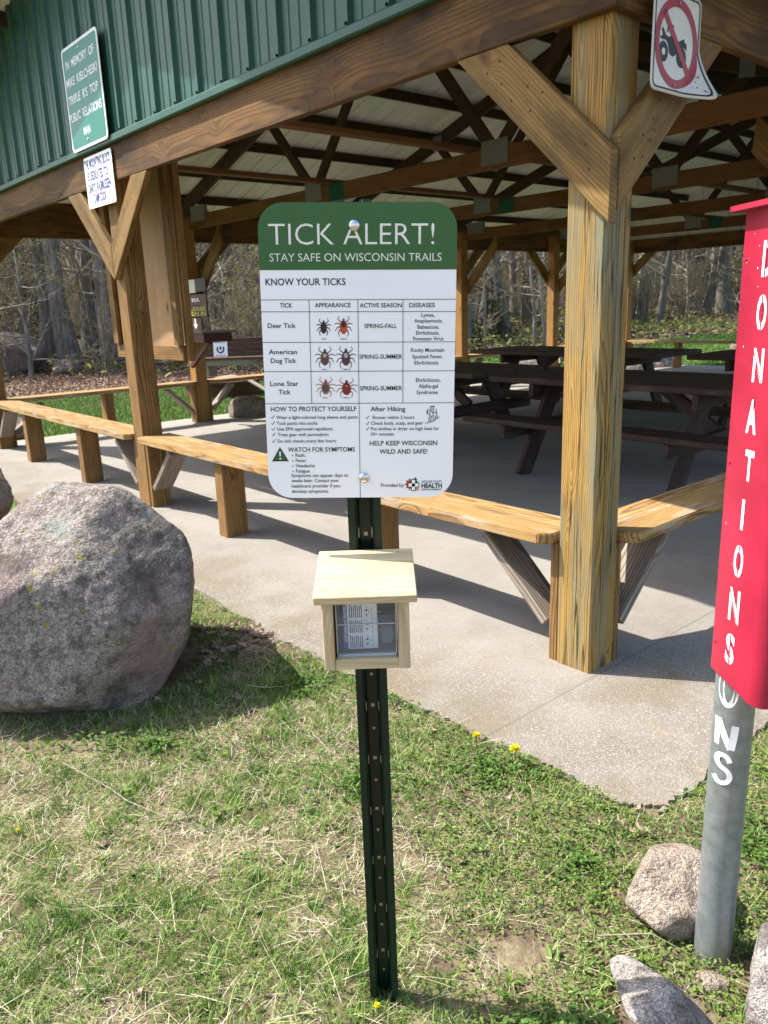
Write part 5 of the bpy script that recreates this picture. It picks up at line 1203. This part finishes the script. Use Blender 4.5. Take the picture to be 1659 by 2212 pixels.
# ------------------------------------------------------------------ the wood behind
def add_tube(VT, pts, rads, sides):
    V, F = tube(pts, rads, sides); k = sum(len(v) for v, _ in VT); VT.append((np.array(V), np.array(F)+k))
def tree_mesh(seed, h, r0, nb, low, spread, twigs, lean=(0, 0), buds=0, sides=9, forks=0):
    rr = random.Random(seed); TR = []; CRW = []; bud = []
    pts = []; rad = []; x = y = 0.; N = 9
    for i in range(N+1):
        t_ = i/N; pts.append((x+lean[0]*t_*h, y+lean[1]*t_*h, h*t_-.1)); rad.append(r0*(1-t_)**.8*(1+.55*math.exp(-t_*28))+.012); x += rr.gauss(0, .045*h/10); y += rr.gauss(0, .045*h/10)
    add_tube(TR, pts, rad, sides)
    def at(t_):
        f = t_*N; i = min(int(f), N-1); f -= i; return np.array(pts[i])*(1-f)+np.array(pts[i+1])*f, rad[i]*(1-f)+rad[i+1]*f
    def branch(p, d, L, r, lvl):
        q = [p]; n = 4; d = np.array(d)
        for i in range(n):
            d = d+np.array([rr.gauss(0, .16), rr.gauss(0, .16), rr.gauss(.05, .12)]); d /= np.linalg.norm(d); q.append(q[-1]+d*L/n)
        add_tube(CRW, q, [r*(1-i/(n+.6)) for i in range(n+1)], 3 if lvl else 4)
        if lvl < 2:
            for _ in range(twigs if lvl == 0 else max(2, twigs//2)):
                k = rr.uniform(.25, 1)*n; i = min(int(k), n-1); pp = q[i]+(q[i+1]-q[i])*(k-i); dd = d+np.array([rr.gauss(0, .75), rr.gauss(0, .75), rr.gauss(.1, .5)]); dd /= np.linalg.norm(dd); branch(pp, dd, L*rr.uniform(.3, .55), max(r*.45, .0035), lvl+1)
        elif buds:
            for _ in range(buds): bud.append(q[rr.randrange(2, n+1)]+np.array([rr.gauss(0, .05) for _ in range(3)]))
    for j in range(nb):
        t_ = low+(1-low)*(j+rr.random())/nb; p, r = at(min(t_, .98)); a_ = rr.uniform(0, 6.28); e = rr.uniform(-.1, .9); branch(p, (math.cos(a_)*math.cos(e), math.sin(a_)*math.cos(e), math.sin(e)), spread*rr.uniform(.6, 1.3)*(1.15-.6*t_), max(r*.42, .008), 0)
    return TR, CRW, np.array(bud).reshape(-1, 3)
def mk(name, VT, mat, bud=None, budmat='bud', bs=(.03, .06)):
    me = bpy.data.meshes.new(name); tri = []; V = np.concatenate([v for v, _ in VT]); Fq = np.concatenate([f for _, f in VT]); faces = [tuple(f) for f in Fq]; nq = len(faces)
    if bud is not None and len(bud):
        n = len(bud); BV, BT = leaves(bud[:, 0], bud[:, 1], bud[:, 2], rng.uniform(*bs, n), rng.uniform(bs[0]*.6, bs[1]*.6, n), rng.uniform(-.6, 1, n)); faces += [tuple(t_) for t_ in BT+len(V)]; V = np.concatenate([V, BV])
    me.from_pydata(V.tolist(), [], [tuple(int(i) for i in f) for f in faces]); me.materials.append(M[mat])
    if bud is not None: me.materials.append(M[budmat]); me.polygons.foreach_set('material_index', [0]*nq+[1]*(len(faces)-nq))
    me.polygons.foreach_set('use_smooth', [i < nq for i in range(len(faces))]); return me
KIND = {}
def kind(key, nm, label, tm, bark, cn='crown', bs=(.03, .06), budmat='bud'):
    TR, CRW, bd = tm; KIND[key] = (nm, label, mk('trunk', TR, bark), mk(cn, CRW, 'twig', bd, budmat, bs), cn)
kind('a', 'bare_tree', 'tall straight grey tree still bare in early spring', tree_mesh(1, 15, .19, 30, .22, 2.3, 5, buds=2), 'bark')
kind('b', 'bare_tree', 'thick dark trunked bare tree', tree_mesh(2, 16, .27, 26, .28, 2.8, 5, buds=2), 'darkbark')
kind('c', 'bare_tree', 'slender pale grey bare tree', tree_mesh(3, 13, .115, 34, .10, 1.8, 4, buds=2), 'bark')
kind('d', 'bare_tree', 'slim leaning dark bare tree', tree_mesh(4, 12, .12, 24, .15, 1.7, 4, lean=(.16, .03), buds=2), 'darkbark')
kind('e', 'sapling', 'thin twiggy sapling with opening buds', tree_mesh(5, 5.5, .035, 36, .08, 1.1, 5, buds=5, sides=6), 'bark')
kind('f', 'sapling', 'thin curving sapling with reddish buds', tree_mesh(6, 4.2, .028, 34, .06, 1.2, 5, lean=(.12, -.1), buds=5, sides=6), 'bark')
def shrub_mesh(seed, n=14, h=2.4, buds=4):
    rr = random.Random(seed); TR = []; CRW = []; B_ = []
    for i in range(n):
        a_ = rr.uniform(0, 6.28); tm = tree_mesh(seed*50+i, h*rr.uniform(.6, 1.1), .014, 9, .2, .75, 3, lean=(.42*math.cos(a_)*rr.random(), .42*math.sin(a_)*rr.random()), buds=buds, sides=4)
        o_ = np.array([.25*math.cos(a_), .25*math.sin(a_), 0])
        for src, dst in ((tm[0], TR), (tm[1], CRW)):
            for v_, f_ in src: pass
            off = sum(len(v_) for v_, _ in dst)
            for v_, f_ in src: dst.append((v_+o_, f_+off))
        B_.append(tm[2]+o_)
    return TR, CRW, np.concatenate(B_)
kind('s', 'shrub', 'tangled leafless shrub with tiny yellowish buds', shrub_mesh(1), 'bark', 'twigs', (.03, .055))
kind('t', 'shrub', 'loose twiggy shrub of many thin stems', shrub_mesh(2, 10, 3.2, 3), 'bark', 'twigs', (.03, .055))
# young evergreen: whorls of drooping boughs thick with needles
rr = random.Random(9); TR = []; CRW = []; nd = []
add_tube(TR, [(0, 0, -.1), (.03, 0, 2), (0, .04, 4.5)], [.07, .045, .01], 7)
for i in range(90):
    z_ = .35+4.0*(i/90)**.9; L_ = 1.45*(1-z_/4.7)+.15; a_ = rr.uniform(0, 6.28); q = [np.array((0, 0, z_))]
    for k in range(4): q.append(q[-1]+np.array((math.cos(a_), math.sin(a_), .22-.18*k))*L_/4)
    add_tube(CRW, q, [.012, .01, .008, .006, .003], 3)
    for k in range(int(60*L_)): f = rr.random()**.7*3.99; j = int(f); nd.append(q[j]+(q[j+1]-q[j])*(f-j)+np.array((rr.gauss(0, .10), rr.gauss(0, .10), rr.gauss(-.03, .05))))
kind('p', 'evergreen_tree', 'young dark green evergreen tree', (TR, CRW, np.array(nd)), 'darkbark', 'crown', (.06, .14), 'needle')
PROT = {}
def plant(key, x, y, s=1., label=None, rz=None):
    nm, lab, tm, cm, cn_ = KIND[key]; z = float(gz(x, y))-.03
    r = bpy.data.objects.new(nm, None); COL.objects.link(r); r.location = (x, y, z); r.scale = (s,)*3; r.rotation_euler = (0, 0, R_.uniform(0, 6.28) if rz is None else rz)
    tag(r, (label or lab+' in the wood behind the lawn'), {'sapling': 'sapling', 'shrub': 'shrub'}.get(nm, 'tree'), None if label else {'bare_tree': 'bare trees in the wood', 'sapling': 'saplings along the wood edge', 'shrub': 'shrubs along the wood edge', 'evergreen_tree': 'young evergreens in the wood'}[nm])
    for me, n_ in ((tm, 'trunk' if nm != 'shrub' else 'stems'), (cm, cn_)):
        o = bpy.data.objects.new(n_, me); COL.objects.link(o); o.parent = r
    return r
plant('b', -8.6, 24.3, 1.05, 'dark trunk standing alone in the left opening, grass at its foot'); plant('a', -7.2, 21.6, 1.05, 'stout grey tree rising from the shrubs behind the low brown rock')
plant('d', 4.3, 33.0, 1.5, 'dark leaning trunk in the right opening beside the far corner post', 0.); plant('b', 16.6, 41.5, 1.6, 'massive twin trunk at the right edge of the wood beside the red box'); plant('a', 15.6, 42.0, 1.5, 'pale grey trunk left of the massive twin trunk at the right')
plant('a', 2.95, 27.5, 1.35, 'thick grey trunk seen between the tick sign and the corner post'); plant('c', 4.2, 29, 1.3, 'slender curved trunk left of the corner post'); plant('p', 2.5, 25.5, .85, 'evergreen beside the tick sign edge, low boughs'); plant('p', 3.8, 26.0, .50, 'small evergreen to the left of the corner post')
plant('b', 1.0, 33, 1.1, 'dark trunk close beside the tick sign in the left gap'); plant('c', -5.8, 20.5, 1.15, 'crooked thin grey tree leaning over the leaf litter'); plant('p', -11.2, 26., .95, 'evergreen in the top left of the wood opening')
for i, (x_, y_) in enumerate(((12.2, 37.5),)):
    V, F = tube([(x_, y_, 0), (x_+.05, y_, 2.2+.9), (x_+.08, y_, 3.3)], [.16, .15, .14], 8); bm = bmesh.new(); M['birch'] = plain('bleached_wood', (.55, .54, .50), .8); tag(pm('dead_stub', V, F, 'birch', None), 'bleached broken trunk stub standing in the right opening', 'tree stub')
nt_ = 0; pr = random.Random(31)
while nt_ < 165:
    y_ = 20.5+38*pr.random()**1.4; x_ = pr.uniform(-.72*y_-2, .62*y_+3)
    if y_ < 19.5+.62*max(x_+4.5, 0)*.9+1: continue
    plant(pr.choice('aabccccd'), x_, y_, pr.uniform(.85, 1.3)); nt_ += 1
nt_ = 0
while nt_ < 95:
    y_ = pr.uniform(17.5, 44); x_ = pr.uniform(-.72*y_, .6*y_+2)
    if y_ < 14.8+.74*max(x_+4.5, 0)+1: continue
    plant(pr.choice('ef'), x_, y_, pr.uniform(.8, 1.5)); nt_ += 1
nt_ = 0
while nt_ < 38:
    y_ = pr.uniform(16.5, 40); x_ = pr.uniform(-.72*y_, .6*y_+2)
    e_ = 15.5+.76*max(x_+4.5, 0)
    if y_ < e_ or (x_ > 3 and y_ < e_+6): continue
    plant(pr.choice('sst'), x_, y_, pr.uniform(.7, 1.25)); nt_ += 1
for _ in range(7): plant('p', pr.uniform(-20, 24), pr.uniform(38, 52), pr.uniform(.9, 1.8))
# deep wood: trunks and twigs beyond counting, read as one mass
n = 1500; yy_ = rng.uniform(46, 105, n); xx_ = rng.uniform(-.85, .75, n)*yy_; VT = []
V = []; F = []
for i in range(n):
    x_, y_ = xx_[i], yy_[i]; r_0 = rng.uniform(.06, .26); z_ = float(gz(x_, y_))-.2; h_ = rng.uniform(9, 18); lx, ly = rng.normal(0, .5, 2)
    k = len(V)
    for q, (t_, rf) in enumerate(((0, 1.2), (.4, .8), (1, .15))):
        for a_ in range(5): V.append((x_+lx*t_+r_0*rf*math.cos(a_*1.2566), y_+ly*t_+r_0*rf*math.sin(a_*1.2566), z_+h_*t_))
    for q in range(2):
        for a_ in range(5): F.append((k+q*5+a_, k+q*5+(a_+1) % 5, k+(q+1)*5+(a_+1) % 5, k+(q+1)*5+a_))
nq = len(F)
m_ = 90000; ty = rng.uniform(40, 105, m_); tx = rng.uniform(-.85, .75, m_)*ty; tz = gz(tx, ty)+rng.uniform(.0, 12, m_)**1.0; az = rng.uniform(0, 6.28, m_); el = rng.normal(.5, .6, m_); ln = rng.uniform(.5, 2.2, m_); wv = rng.uniform(.010, .028, m_)
d = np.stack([np.cos(az)*np.cos(el), np.sin(az)*np.cos(el), np.sin(el)], 1)*ln[:, None]; c0 = np.stack([tx, ty, tz], 1); sd = np.stack([-np.sin(az+rng.normal(0, .5, m_)), np.cos(az), np.full(m_, .3)], 1)*wv[:, None]
TV = np.stack([c0-sd, c0+sd, c0+d], 1).reshape(-1, 3); TT = np.arange(m_*3).reshape(-1, 3)
V = np.array(V); o1 = npm('distant_wood', V, np.array(F), 'bark', smooth=True); tag(o1, kind='stuff', label='deep wood of countless bare trunks far behind', cat='wood')
tag(npm('distant_twigs', TV, TT, 'twig'), kind='stuff', label='haze of bare twigs deep in the wood', cat='twigs')
